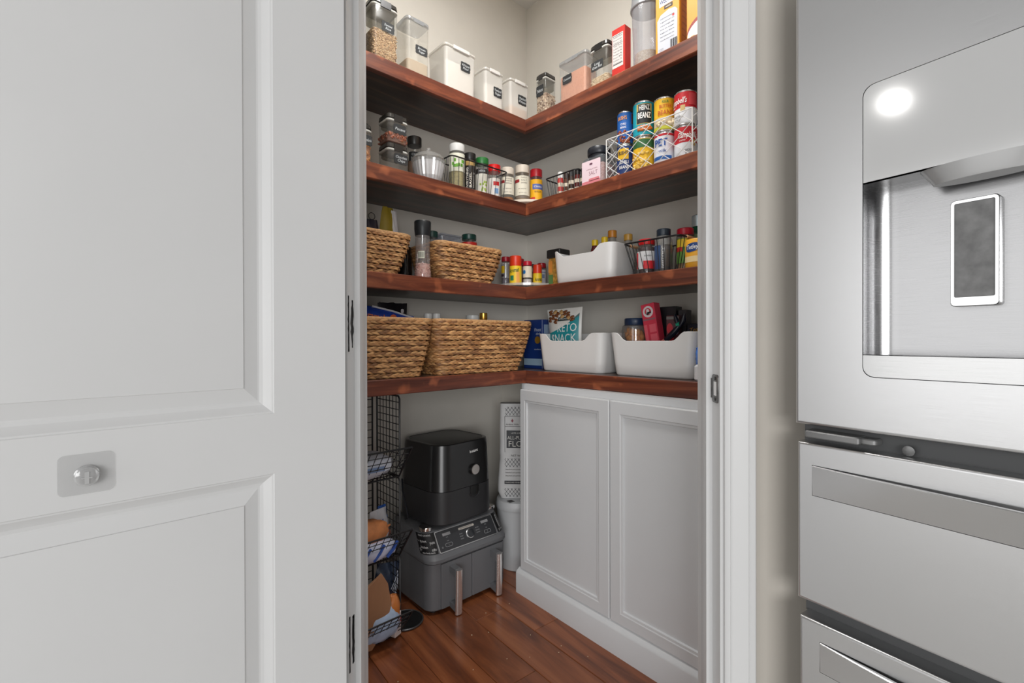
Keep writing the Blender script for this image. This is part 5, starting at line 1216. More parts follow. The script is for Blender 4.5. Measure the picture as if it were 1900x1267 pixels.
bin_('white bin at the right end of lowest shelf full of snack boxes', 4, 0.664, 1.004, 0.228, 0.17, 0.157, 0.030, 0.016, 0.065, 0.070)
# keto pouch
t = thing('snack_pouch', 'white and teal keto snack pouch standing in the left white bin', 'pouch', (0.372, -0.128, SH[4] + 0.004), -78)
t.rotation_euler = (R(2.0), 0, R(-86))
W2, H2 = 0.190, 0.262
q = MB(); pouch(q, W2, H2, 0.055, 31, 1.0, wob=0.002, waist=0.10, nx=14, nz=14); part('bag', q, mat('white_pouch', rgb(226, 226, 222), 0.35), t)
def pf_(u, v):   # front surface of the pouch at (u, v)
    fill = math.sin(PI * min(1, (0.10 + v * 0.92))) ** 0.6 if v < 0.97 else 0.02
    return 0.0275 * fill * (1 - abs(2 * u - 1) ** 3.5) + 0.0022
def drape(mb):
    return mb.map(lambda p: Vector((pf_(min(1, max(0, p.y / W2 + 0.5)), min(1, max(0, p.z / H2))) + p.x, p.y * (1 - 0.10 * math.sin(PI * p.z / H2)), p.z)))
def sheet(pts_lo, pts_hi, n=10):
    mb = MB(); a = len(pts_lo)
    vs = []
    for j in range(n + 1):
        for (y0, z0), (y1, z1) in zip(pts_lo, pts_hi): vs.append((0, y0 + (y1 - y0) * j / n, z0 + (z1 - z0) * j / n))
    mb.add(vs, [(j * a + i, j * a + i + 1, (j + 1) * a + i + 1, (j + 1) * a + i) for j in range(n) for i in range(a - 1)]); return mb
N_ = 12
lo = [(-0.086 + 0.172 * i / N_, 0.02) for i in range(N_ + 1)]; hi = [(-0.086 + 0.172 * i / N_, 0.158 + 0.068 * (i / N_) ** 1.6) for i in range(N_ + 1)]
part('teal_panel', drape(sheet(lo, hi)), col(22, 142, 152, 0.4), t)
lo = [(0.02 + 0.066 * i / 6, 0.158 + 0.068 * ((0.02 + 0.066 * i / 6 + 0.086) / 0.172) ** 1.6) for i in range(7)]; hi = [(0.02 + 0.066 * i / 6, 0.182 + 0.056 * (i / 6)) for i in range(7)]
part('grey_panel', drape(sheet(lo, hi, 3)), col(76, 110, 112, 0.4), t)
q = MB(); rg = random.Random(6)
PN = [(-0.070, 0.235), (-0.045, 0.243), (-0.072, 0.205), (-0.030, 0.225), (-0.010, 0.240), (0.012, 0.236), (-0.052, 0.215), (0.0, 0.215), (-0.035, 0.197), (0.03, 0.222), (0.036, 0.208), (0.055, 0.204)]
nutm = (col(120, 72, 40, 0.5), col(196, 156, 104, 0.5))
qa, qb = MB(), MB()
for i, (y, z) in enumerate(PN):
    z += 0.012 if z < 0.236 else 0.006
    w_ = qa if i % 3 != 1 else qb; an = rg.uniform(-0.9, 0.6)
    for lob in ((0.0, 0.0058), (0.006, -0.0058)) if w_ is qa else ((0.0, 0.0),):
        rot = Matrix.Rotation(an, 3, 'X')
        o2 = rot @ Vector((0, 0, lob[1]))
        w_.blob((0.001, y + o2.y, z + o2.z), 0.003, 0.014, 0.0068 if w_ is qa else 0.010, 8, rot)
part('pecan_print', drape(qa), nutm[0], t, kind='stuff', sharp=180); part('nut_print', drape(qb), nutm[1], t, kind='stuff', sharp=180)
q = MB(); poly(q, [(-0.020, 0.207), (0.044, 0.209), (0.044, 0.225), (-0.020, 0.224)], 0.002); part('name_panel', drape(q), col(42, 56, 56, 0.5), t)
q = MB(); flat(q, 'SIMPLE NUTS', 0.009, 0.0030, 0.012, 0.216, w=0.054); flat(q, 'KETO', 0.050, 0.0012, 0.028, 0.176, w=0.100); flat(q, '$NACK', 0.050, 0.0012, 0.008, 0.132, w=0.138); part('lettering', drape(q), W_, t)
t = thing('foil_packet', 'grey foil packet lying low in the keto bin', 'packet', (0.305, -0.10, SH[4] + 0.003), -90)
q = MB(); pouch(q, 0.07, 0.138, 0.04, 41, 0.9); part('bag', q, col(96, 100, 112, 0.3), t)
# goods of the right bin
G13 = 'snacks in the right white bin'
t = thing('snack_tub', 'clear tub of orange dried fruit with navy lid in right bin', 'tub', (0.716, -0.128, SH[4] + 0.004), face(0.716, -0.128), G13)
q = MB(); q.lathe([(0.040, 0), (0.044, 0.004), (0.047, 0.10), (0.050, 0.160), (0.047, 0.178), (0.042, 0.182)], 24); part('tub', q, clear('tub_clear', (0.9, 0.9, 0.9), 0.10, 0.4, 0.06, (0.7, 0.7, 0.72)), t)
q = MB(); rg = random.Random(7)
for _ in range(90):
    a, z, rr2 = rg.uniform(0, 6.28), rg.uniform(0.012, 0.162), rg.uniform(0.012, 0.032)
    q.blob((rr2 * math.cos(a), rr2 * math.sin(a), z), 0.016, 0.012, 0.014, 8, Matrix.Rotation(rg.uniform(0, 3), 3, 'Y'))
part('dried_fruit', q, mat('apricot', rgb(226, 150, 60), 0.5, var=0.2, vscale=40), t, kind='stuff', sharp=180)
q = MB(); q.lathe([(0.0385, 0.180), (0.040, 0.182), (0.040, 0.203), (0.038, 0.207)], 24); part('lid', q, mat('navy_tub_lid', rgb(24, 48, 80), 0.35), t)
PINK = mat('pink_red_carton', rgb(214, 62, 84), 0.35, var=0.12, vscale=14)
t = carton('snack_carton', 'R', 4, 0, 0, 0.054, 0.040, 0.255, PINK, 'tall leaning pink-red carton with round white emblem in right bin', z0=0.006, loc=(0.829, -0.152), group=G13, rot=0)
t.rotation_euler = (R(7.5), 0, R(-90)); t.rotation_euler = (0, 0, 0)
t.matrix_world = Matrix.Translation((0.833, -0.150, SH[4] + 0.008)) @ Matrix.Rotation(R(-9.5), 4, Vector((0, 1, 0))) @ Matrix.Rotation(R(-90), 4, 'Z')
fx = 0.0202
q = MB(); disc(q, fx, 0, 0.226, 0.0205, 0.0006, 22); part('emblem', q, col(226, 220, 222, 0.4), t)
q = MB(); disc(q, fx + 0.0007, 0, 0.226, 0.0130, 0.0006, 18); part('emblem_centre', q, col(206, 60, 78, 0.4), t)
q = MB(); disc(q, fx + 0.0014, 0.000, 0.229, 0.0060, 0.0006, 12, 0.007); poly(q, [(-0.009, 0.216), (0.010, 0.217), (0.006, 0.224), (-0.006, 0.226)], fx + 0.0014); part('emblem_figure', q, col(230, 226, 226, 0.4), t)
q = MB(); poly(q, [(-0.004, 0.214), (0.013, 0.220), (0.011, 0.226), (-0.008, 0.220)], fx + 0.002); part('emblem_shadow', q, INK, t)
q = MB()
for y, z, w_, h_ in ((-0.018, 0.115, 0.012, 0.13), (0.010, 0.165, 0.026, 0.028), (0.010, 0.130, 0.026, 0.028), (0.010, 0.070, 0.026, 0.07)): plate(q, fx, y, z, w_, h_, 0.0005)
part('pale_panels', q, col(232, 100, 116, 0.4), t)
q = MB(); flat(q, 'Rooibos', 0.010, fx + 0.001, -0.018, 0.098, 90, w=0.05); part('lettering', q, col(160, 26, 50, 0.5), t)
q = MB(); plate(q, fx, 0, 0.198, 0.050, 0.006); part('grey_band', q, col(150, 100, 110, 0.4), t)
BKC = mat('black_carton', rgb(30, 30, 34), 0.35)
t = carton('snack_carton', 'R', 4, 0, 0, 0.066, 0.045, 0.246, BKC, 'tall black carton with gold emblem at the back of right bin', z0=0.004, loc=(0.836, -0.085), group=G13)
q = MB(); q.lathe([(0.010, 0), (0.010, 0.0006), (0.008, 0.0012)], 16).map(lambda p: Vector((p.x * 0.7, 0.0330 + p.z, 0.196 + p.y * 1.5))); part('gold_emblem', q, mat('gold_print', rgb(196, 148, 56), 0.35, 0.5), t)
t = carton('snack_carton', 'R', 4, 0, 0, 0.030, 0.04, 0.232, mat('dark_grey_carton', rgb(58, 56, 60), 0.4), 'dark grey carton behind and right of the black carton', z0=0.004, loc=(0.889, -0.080), group=G13)
t = carton('snack_carton', 'R', 4, 0, 0, 0.046, 0.026, 0.212, mat('maroon_carton', rgb(84, 34, 42), 0.4), 'short maroon carton with red oval between pink and black cartons', z0=0.004, loc=(0.870, -0.122), group=G13, rot=8)
q = MB(); disc(q, 0.0132, -0.010, 0.165, 0.011, 0.0006, 16, 0.020); part('red_oval', q, col(196, 34, 50, 0.4), t)
q = MB(); disc(q, 0.0132, 0.014, 0.160, 0.008, 0.0006, 16, 0.016); part('grey_oval', q, col(110, 110, 130, 0.4), t)
q = MB(); plate(q, 0.0132, -0.008, 0.115, 0.024, 0.040); part('red_panel', q, col(206, 30, 44, 0.4), t)
q = MB(); plate(q, 0.0132, 0, 0.203, 0.044, 0.010); part('grey_band', q, col(120, 116, 112, 0.4), t)
t = thing('bag_clip', 'black bag clip with a green band and pink tip in right bin', 'clip', (0.912, -0.165, SH[4] + 0.155), -90, G13)
CLP = mat('clip_black', rgb(22, 26, 40), 0.25)
q = MB(); q.tube([(0, -0.052, -0.028), (0, -0.030, -0.010), (0, -0.010, 0.010), (0, 0.0, 0.022)], [0.009, 0.011, 0.010, 0.007], 10); part('jaw', q, CLP, t)
q = MB(); q.tube([(0, -0.002, 0.020), (0, -0.010, 0.044), (0, -0.016, 0.062)], [0.006, 0.0085, 0.004], 10); part('arm', q, CLP, t)
q = MB(); q.tube([(0, 0.002, 0.020), (0, 0.016, 0.042), (0, 0.020, 0.064)], [0.006, 0.0095, 0.005], 10); part('arm', q, CLP, t)
q = MB(); q.tube([(0, -0.008, 0.026), (0, 0.004, 0.029)], 0.0085, 10); part('band', q, col(30, 150, 120, 0.3), t)
q = MB(); q.tube([(0, -0.064, -0.036), (0, -0.050, -0.026)], [0.008, 0.0095], 10); part('tip', q, col(226, 124, 112, 0.3), t)
t = carton('snack_carton', 'R', 4, 0, 0, 0.07, 0.04, 0.182, mat('navy_black_carton', rgb(24, 26, 44), 0.4), 'low navy carton with gold script at right end of right bin', z0=0.004, loc=(0.945, -0.085), group=G13)
q = MB(); flat(q, 'Tea', 0.022, 0.0206, -0.012, 0.160, 8, shear=0.3); part('lettering', q, mat('gold_print', rgb(196, 148, 56), 0.35, 0.5), t)
t = thing('snack_bag', 'bright blue and white bag at the right edge of lowest shelf', 'bag', (1.052, -0.215, SH[4]), -90)
q = MB(); q.rbox(0.095, 0.07, 0.052, 0.01, 0.006, 0); part('white_base', q, col(214, 214, 216, 0.4), t)
q = MB(); pouch(q, 0.105, 0.060, 0.07, 51, 0.95, wob=0.006); q.map(lambda p: Vector((p.x, p.y - 0.003, p.z + 0.045))); part('blue_top', q, mat('bright_blue_foil', rgb(30, 110, 206), 0.25), t)
t = carton('food_carton', 'R', 4, 1.075, 0.12, 0.10, 0.05, 0.20, mat('blue_carton', rgb(40, 84, 190), 0.4), 'tall blue carton in shadow at the far right of lowest shelf')
q = MB(); plate(q, 0.0252, -0.03, 0.125, 0.036, 0.03); part('orange_panel', q, col(214, 120, 90, 0.5), t)

# ================================================================ BELOW THE SHELVES
BODY = mat('air_fryer_black', rgb(30, 30, 31), 0.28, coat=0.15)
BODYM = mat('air_fryer_black_matte', rgb(44, 44, 46), 0.42)
GLB = mat('gloss_black', rgb(36, 37, 39), 0.12, coat=0.6)
# lower: two-drawer air fryer
nj = thing('twin_air_fryer', 'dark grey two-drawer air fryer with chrome handles on the floor', 'air fryer', (0.010, -0.490, 0))
NG = mat('fryer_grey', rgb(102, 103, 106), 0.42)
q = MB(); rs = []
for d, w, z, cx in ((0.300, 0.390, 0.014, 0.004), (0.318, 0.400, 0.020, 0.0), (0.320, 0.402, 0.110, 0.0), (0.318, 0.400, 0.197, 0.0)):
    rs.append(rrect(d, w, 0.045, z, 6, cx))
q.loft(rs); part('base', q, NG, nj)
q = MB(); rs = []
for d, w, z, cx in ((0.322, 0.402, 0.1985, 0.001), (0.332, 0.410, 0.204, 0.003), (0.332, 0.410, 0.216, 0.003), (0.316, 0.404, 0.230, -0.004), (0.262, 0.390, 0.306, -0.028), (0.240, 0.370, 0.312, -0.036)):
    rs.append(rrect(d, w, 0.05, z, 6, cx))
q.loft(rs); top = part('upper_body', q, NG, nj)
for y0, y1 in ((-0.150, -0.0015), (0.0015, 0.168)):
    q = MB(); pts = [(0.150, y0), (0.1645, y0), (0.1665, y0 + 0.002), (0.1665, y1 - 0.002), (0.1645, y1), (0.150, y1)]
    q.loft([[(x, y, z) for x, y in pts] for z in (0.021, 0.1955)]); dr = part('drawer', q, NG, nj)
    yc = -0.100 if y0 < -0.1 else 0.108
    q = MB(); hw = 0.0135
    for z0, z1 in ((0.150, 0.180), (0.016, 0.040)):
        q.loft([[(0.160, yc - hw, z0 + 0.006), (0.160, yc + hw, z0 + 0.006), (0.160, yc + hw, z1), (0.160, yc - hw, z1)],
                [(0.205, yc - hw, z0 - 0.004), (0.205, yc + hw, z0 - 0.004), (0.205, yc + hw, z1 - 0.002), (0.205, yc - hw, z1 - 0.002)]])
    hb = part('handle', q, NG, dr)
    q = MB(); rs = []
    for z, x in ((0.004, 0.209), (0.177, 0.213)):
        rs.append([(x + 0.010 * math.cos(2 * PI * j / 20), yc + 0.0158 * math.sin(2 * PI * j / 20), z) for j in range(20)])
    q.loft(rs); part('grip', q, mat('grip_chrome', (0.84, 0.82, 0.81), 0.24, 0.88), hb, 'polished chrome grip')
# sloping control panel
sl = (0.115 - 0.163) / (0.306 - 0.240)
P0 = (0.1545, 0.231); P1 = (0.1035, 0.3055); 
ux, uz = (P1[0] - P0[0]), (P1[1] - P0[1]); ul = math.hypot(ux, uz); ux /= ul; uz /= ul; nx_, nz_ = uz, -ux
def on_panel(mb, up_=0.0, dy=0.0): return mb.map(lambda p: Vector((P0[0] + ux * (p.z + up_) + nx_ * p.x, p.y + dy, P0[1] + uz * (p.z + up_) + nz_ * p.x)))
q = MB(); plate(q, 0.0006, 0.000, 0.0435, 0.296, 0.085, 0.0012, 0.006); part('panel_trim', on_panel(q), mat('silver_trim', rgb(206, 206, 206), 0.3, 0.8), top)
q = MB(); plate(q, 0.0012, 0.000, 0.0435, 0.289, 0.0785, 0.0014, 0.004); cp = part('control_panel', on_panel(q), mat('panel_dark', rgb(52, 53, 56), 0.3), top)
q = MB(); q.loft([[(x, 0.030 + r * math.cos(2 * PI * j / 24), 0.026 + r * math.sin(2 * PI * j / 24)) for j in range(24)] for r, x in ((0.0195, 0.0026), (0.0195, 0.006), (0.0165, 0.008))]); part('dial_ring', on_panel(q, 0.012, -0.018), mat('silver_trim', rgb(206, 206, 206), 0.3, 0.8), cp)
q = MB(); q.loft([[(x, 0.030 + r * math.cos(2 * PI * j / 24), 0.026 + r * math.sin(2 * PI * j / 24)) for j in range(24)] for r, x in ((0.0165, 0.0078), (0.0165, 0.012), (0.015, 0.013))]); part('dial', on_panel(q, 0.012, -0.018), mat('dial_dark', rgb(48, 50, 54), 0.35), cp)
q = MB(); plate(q, 0.0027, 0.022, 0.056, 0.080, 0.009, 0.0006, 0.003); part('name_plate', on_panel(q, 0.012, -0.018), col(196, 190, 182, 0.4), cp)
for y_ in (-0.078, 0.118):
    q = MB(); plate(q, 0.0027, y_, 0.054, 0.038, 0.011, 0.0005); part('display', on_panel(q, 0.012, -0.018), col(146, 146, 148, 0.3), cp)
q = MB(); flat(q, 'FOODI DUALZONE', 0.006, 0.0036, 0.022, 0.056, w=0.06); part('name_lettering', on_panel(q, 0.012, -0.018), INK, cp)
q = MB()
for i in range(3):
    flat(q, ('MAX CRISP', 'ROAST', 'REHEAT')[i], 0.0055, 0.0030, -0.012, 0.036 - i * 0.010, w=0.016); flat(q, ('AIR FRY', 'BAKE', 'DEHYDRATE')[i], 0.0055, 0.0030, 0.072, 0.040 - i * 0.010, w=0.019)
for y in (-0.080, 0.118):
    flat(q, 'TEMP', 0.0045, 0.0030, y, 0.041, w=0.010); flat(q, 'TIME', 0.0045, 0.0030, y, 0.027, w=0.010)
    q.tube([(0.003, y + p[0], 0.012 + p[1]) for p in rrect(0.034, 0.013, 0.0055, 0, 3)], 0.0006, 4, True); flat(q, '1' if y < 0 else '2', 0.008, 0.0030, y, 0.012)
q.tube([(0.003, -0.112 + 0.003 * math.cos(a), 0.008 + 0.003 * math.sin(a)) for a in [i * PI / 5 for i in range(10)]], 0.0005, 4, True)
part('panel_lettering', on_panel(q, 0.012, -0.018), col(176, 178, 180, 0.5), cp)
# black stickers with white doodles on both sides of the panel
def bodysurf(ang, v):
    """point of the sloping hood at corner angle ang (deg from +x) and slope height v"""
    return None
for side in (-1, 1):
    q = MB(); lt = MB()
    def corner(u, v, lift):
        # hood section at height fraction v between z=.246 and z=.306, walked along the rounded corner
        d = 0.316 + (0.262 - 0.316) * v; w = 0.404 + (0.390 - 0.404) * v; cx = -0.004 - 0.024 * v; z = 0.230 + 0.076 * v; r = 0.05
        cxx, cyy = cx + d / 2 - r, side * (w / 2 - r); a = R(side * u)
        return (cxx + (r + lift) * math.cos(a), cyy + (r + lift) * math.sin(a), z + lift * 0.6)
    a0, a1 = (2, 96) if side < 0 else (4, 56)
    K = 10
    vs = [corner(a0 + (a1 - a0) * i / K, 0.06 + 0.9 * j / 3, 0.0012) for j in range(4) for i in range(K + 1)]
    q.add(vs, [(j * (K + 1) + i, j * (K + 1) + i + 1, (j + 1) * (K + 1) + i + 1, (j + 1) * (K + 1) + i) for j in range(3) for i in range(K)])
    st = part('sticker', q, mat('sticker_black', rgb(20, 20, 22), 0.4), top, 'black sticker with white doodles')
    words = ((50, 0.86, 'SMART COOKING', 0.008, 0.05), (60, 0.62, 'quiet', 0.012, 0.028), (60, 0.36, 'kitchen', 0.012, 0.03), (20, 0.55, 'yum', 0.015, 0.02), (82, 0.6, '* + *', 0.012, 0.02), (45, 0.13, 'easy family meals', 0.007, 0.05), (18, 0.25, 'o#o', 0.014, 0.018), (84, 0.25, '~@~', 0.013, 0.018)) if side < 0 else ((26, 0.55, 'freedom', 0.017, 0.045), (28, 0.16, '||| fries', 0.010, 0.03))
    for u0, v0, s, sz, wdt in words:
        vs, fs = text2d(s, sz); xs = [p[0] for p in vs]; kx = wdt / (max(xs) - min(xs)); out = []
        for a, b, _ in vs:
            if side > 0 and s == 'freedom': aa, bb = b, a * kx   # runs downwards
            else: aa, bb = a * kx, b
            du = aa / 0.05 * 180 / PI
            out.append(corner(u0 + (du if side > 0 else -du), v0 + (bb if not (side > 0 and s == 'freedom') else -bb) / 0.078, 0.0019))
        lt.add(out, fs)
    part('doodles', lt, col(206, 206, 206, 0.6), st)
q = MB(); q.lathe([(0.026, 0.310), (0.027, 0.311), (0.027, 0.322), (0.025, 0.324)], 20, 0.075, -0.165); part('chrome_cap', q, mat('polished_chrome', (0.82, 0.80, 0.79), 0.14, 1.0), nj, 'chrome ring cap')
q = MB(); q.lathe([(0.024, 0.310), (0.025, 0.311), (0.025, 0.320), (0.022, 0.322)], 20, 0.055, 0.182); part('chrome_cap', q, mat('polished_chrome', (0.82, 0.80, 0.79), 0.14, 1.0), nj, 'chrome ring cap')
q = MB()
for x in (-0.12, 0.12):
    for y in (-0.16, 0.16): q.lathe([(0.014, 0), (0.014, 0.016)], 12, x, y)
part('feet', q, BLK, nj)
# upper: single-basket air fryer
uf = thing('air_fryer', 'black single-basket air fryer with silver knob stacked on the grey fryer', 'air fryer', (-0.014, -0.488, 0.3135), 4.0)
def ring_(d, w, z, r, cx=0): return rrect(d, w, r, z, 8, cx)
q = MB(); q.loft([ring_(0.300, 0.316, 0.010, 0.075), ring_(0.310, 0.324, 0.016, 0.078), ring_(0.304, 0.318, 0.1435, 0.076)]); dr = part('basket_drawer', q, BODYM, uf)
q = MB(); q.loft([ring_(0.304, 0.318, 0.1455, 0.076), ring_(0.303, 0.317, 0.148, 0.076), ring_(0.288, 0.300, 0.318, 0.072), ring_(0.284, 0.296, 0.3285, 0.071), ring_(0.276, 0.288, 0.3315, 0.068), ring_(0.262, 0.274, 0.3315, 0.064), ring_(0.258, 0.270, 0.3295, 0.062)]); up = part('housing', q, BODY, uf)
q = MB(); q.loft([ring_(0.256, 0.268, 0.3298, 0.062), ring_(0.252, 0.264, 0.3305, 0.060)]); part('top_plate', q, mat('fryer_top', rgb(24, 24, 25), 0.4), up)
# glossy front screen (slopes with the housing)
def front_x(z): return 0.1522 - (z - 0.148) * (0.0085 / 0.170)
q = MB(); pts = rrect(0.214, 0.142, 0.006, 0, 3, 0.008, 0.243)
q.loft([[(front_x(p[1]) - 0.0006 - max(0, abs(p[0]) - 0.082) * 0.25, p[0], p[1]) for p in pts], [(front_x(p[1]) + 0.0012 - max(0, abs(p[0]) - 0.082) * 0.25, p[0], p[1]) for p in pts]]); sc = part('screen', q, GLB, up, 'glossy black control screen')
q = MB(); q.loft([[(front_x(0.215) + x, 0.030 + r * math.cos(2 * PI * j / 28), 0.212 + r * math.sin(2 * PI * j / 28)) for j in range(28)] for r, x in ((0.0225, 0.001), (0.0225, 0.012))]); kn = part('knob', q, BLK, sc)
q = MB(); q.loft([[(front_x(0.215) + x, 0.030 + r * math.cos(2 * PI * j / 28), 0.212 + r * math.sin(2 * PI * j / 28)) for j in range(28)] for r, x in ((0.0215, 0.012), (0.0205, 0.0145))]); part('knob_face', q, mat('spun_silver', rgb(206, 200, 196), 0.3, 0.85), kn, 'silver knob face')
q = MB(); flat(q, 'Instant', 0.0165, front_x(0.285) + 0.0022, 0.032, 0.288, 4, w=0.046, bold=0.02, lean=-0.05); part('brand_lettering', q, W_, sc)
# grip notch under the seam
q = MB(); n = 14
pts = [(0.030 - 0.024, 0.1425)] + [(0.030 - 0.024 * math.cos(PI * i / n), 0.122 - 0.020 * math.sin(PI * i / n)) for i in range(n + 1)] + [(0.030 + 0.024, 0.1425)]
q.loft([[(0.1505, y, z) for y, z in pts], [(0.1546, y, z) for y, z in pts]]); nt_ = part('grip_recess', q, mat('recess_black', rgb(8, 8, 8), 0.2), dr)
q = MB(); q.tube([(0.1550, 0.030 - 0.026 * math.cos(PI * i / n), 0.117 - 0.022 * math.sin(PI * i / n)) for i in range(1, n)], 0.0026, 6); part('grip_lip', q, BODYM, nt_)
q = MB(); q.box(-0.11, 0.11, -0.12, 0.12, 0.0005, 0.011); part('foot_plate', q, BLK, uf)
q = MB(); q.tube([(-0.10, -0.160, 0.16), (-0.07, -0.178, 0.12), (-0.03, -0.186, 0.06), (-0.02, -0.184, 0.02), (-0.05, -0.178, 0.006)], 0.0038, 8); part('power_cord', q, mat('cord_navy', rgb(26, 28, 36), 0.5), uf)
# canister and flour bag in the corner
cn = thing('canister', 'pale grey round lidded canister in the corner behind the cabinet', 'canister', (0.066, -0.132, 0), face(0.08, -0.11))
CG = mat('canister_grey', rgb(196, 198, 200), 0.4)
q = MB(); q.lathe([(0.084, 0), (0.088, 0.004), (0.100, 0.275), (0.101, 0.280)], 36); part('tub', q, CG, cn)
q = MB(); q.lathe([(0.102, 0.278), (0.104, 0.282), (0.103, 0.302), (0.098, 0.318), (0.086, 0.324)], 36); ld = part('lid', q, CG, cn)
q = MB(); q.add([(0.0935, -0.034, 0.3225), (0.084, -0.010, 0.3258), (0.068, -0.028, 0.3262), (0.078, -0.050, 0.3258)], [(0, 1, 2, 3)]); part('badge', q, mat('badge_dark', rgb(62, 60, 60), 0.5), ld, 'dark diamond badge')
fb = thing('flour_bag', 'white and grey paper flour bag with black label standing on canister', 'bag', (0.080, -0.122, 0.3255), 0)
fb.rotation_euler = (0, 0, R(-45))
PAP = mat('flour_paper', rgb(206, 206, 206), 0.6, var=0.04, vscale=20)
BW, BH = 0.200, 0.444
q = MB(); rs = []
rg = random.Random(8)
for i in range(15):
    v = i / 14; bul = 1 + 0.05 * math.sin(v * 9) * (v < 0.5); d = 0.095 * (1 - 0.15 * v) * bul; w = BW * bul * (1.04 - 0.06 * v); r = 0.022
    if i == 0: d *= 0.85; w *= 0.93
    if i == 14: d *= 0.82
    rs.append([(p[0] + 0.003 * noise.noise(Vector((p[0] * 30, p[1] * 20, v * 7))), p[1] + 0.004 * noise.noise(Vector((p[1] * 20, v * 6, 3))), v * BH) for p in rrect(d, w, r, 0, 4)])
q.loft(rs); part('paper_bag', q, PAP, fb)
def fxb(z): 
    v = z / BH; return 0.0475 * (1 - 0.15 * v) * (1 + 0.05 * math.sin(v * 9) * (v < 0.5)) + 0.0035
def onbag(mb): return mb.map(lambda p: Vector((fxb(p.z * BH / 0.488) + p.x, p.y * 0.97, p.z * BH / 0.488)))
# crossed lines printed on top and bottom bands and on the left edge
q = MB()
def dia(y0, y1, z0, z1, st):
    k = y0 - (z1 - z0)
    while k < y1:
        for dr in (1, -1):
            pts = []
            for i in range(7):
                z = z0 + (z1 - z0) * i / 6; u = k + (z - z0) * 0.75; y = u if dr > 0 else (y0 + y1) - u
                if y0 <= y <= y1: pts.append((0.0006, y, z))
            if len(pts) > 1: q.tube(pts, 0.0007, 4)
        k += st
dia(-0.078, 0.078, 0.428, 0.474, 0.017); dia(-0.078, 0.078, 0.165, 0.208, 0.017); dia(-0.078, 0.078, 0.012, 0.056, 0.017)
q.tube([(0.0006, -0.076, 0.425), (0.0006, -0.076, 0.24)], 0.0008, 4); q.tube([(0.0006, -0.076, 0.425), (0.0006, 0.076, 0.425)], 0.0008, 4); q.tube([(0.0006, -0.076, 0.372), (0.0006, 0.076, 0.372)], 0.0008, 4)
part('line_print', onbag(q), col(70, 72, 78, 0.6), fb, kind='stuff')
q = MB(); poly(q, [(-0.068, 0.262), (0.068, 0.262), (0.068, 0.352), (-0.068, 0.352)], 0.0002, 0.0006); part('black_panel', onbag(q), mat('label_navy_black', rgb(34, 36, 42), 0.5), fb)
q = MB(); poly(q, [(-0.078, 0.078), (0.078, 0.078), (0.078, 0.094), (-0.078, 0.094)], 0.0002, 0.0006); part('black_strip', onbag(q), mat('label_navy_black', rgb(34, 36, 42), 0.5), fb)
q = MB(); flat(q, 'HOTEL & RESTAURANT', 0.010, 0.0012, 0.0, 0.338, w=0.09); flat(q, 'ALL-PURPOSE', 0.025, 0.0012, 0.0, 0.314, w=0.128); flat(q, 'FLOUR', 0.042, 0.0012, 0.0, 0.282, w=0.118); flat(q, 'ENRICHED WHEAT FLOUR MALTED', 0.008, 0.0012, 0, 0.086, w=0.145); part('white_lettering', onbag(q), col(214, 212, 206, 0.5), fb)
q = MB(); flat(q, 'Ardent Mills', 0.012, 0.0008, -0.040, 0.383, w=0.062); flat(q, 'NET WT. 25 LB', 0.014, 0.0008, 0.0, 0.222, w=0.092); flat(q, 'H & R', 0.040, 0.0008, 0.040, 0.396, w=0.06)
for i in range(3): flat(q, 'bleached and enriched for all baking needs', 0.009, 0.0008, 0.0, 0.152 - i * 0.016, w=0.145)
part('dark_lettering', onbag(q), col(60, 56, 54, 0.5), fb)
q = MB(); poly(q, [(-0.046, 0.402), (-0.040, 0.393), (-0.034, 0.402), (-0.040, 0.412)], 0.0004, 0.0006); part('red_diamond', onbag(q), col(130, 36, 56, 0.5), fb)

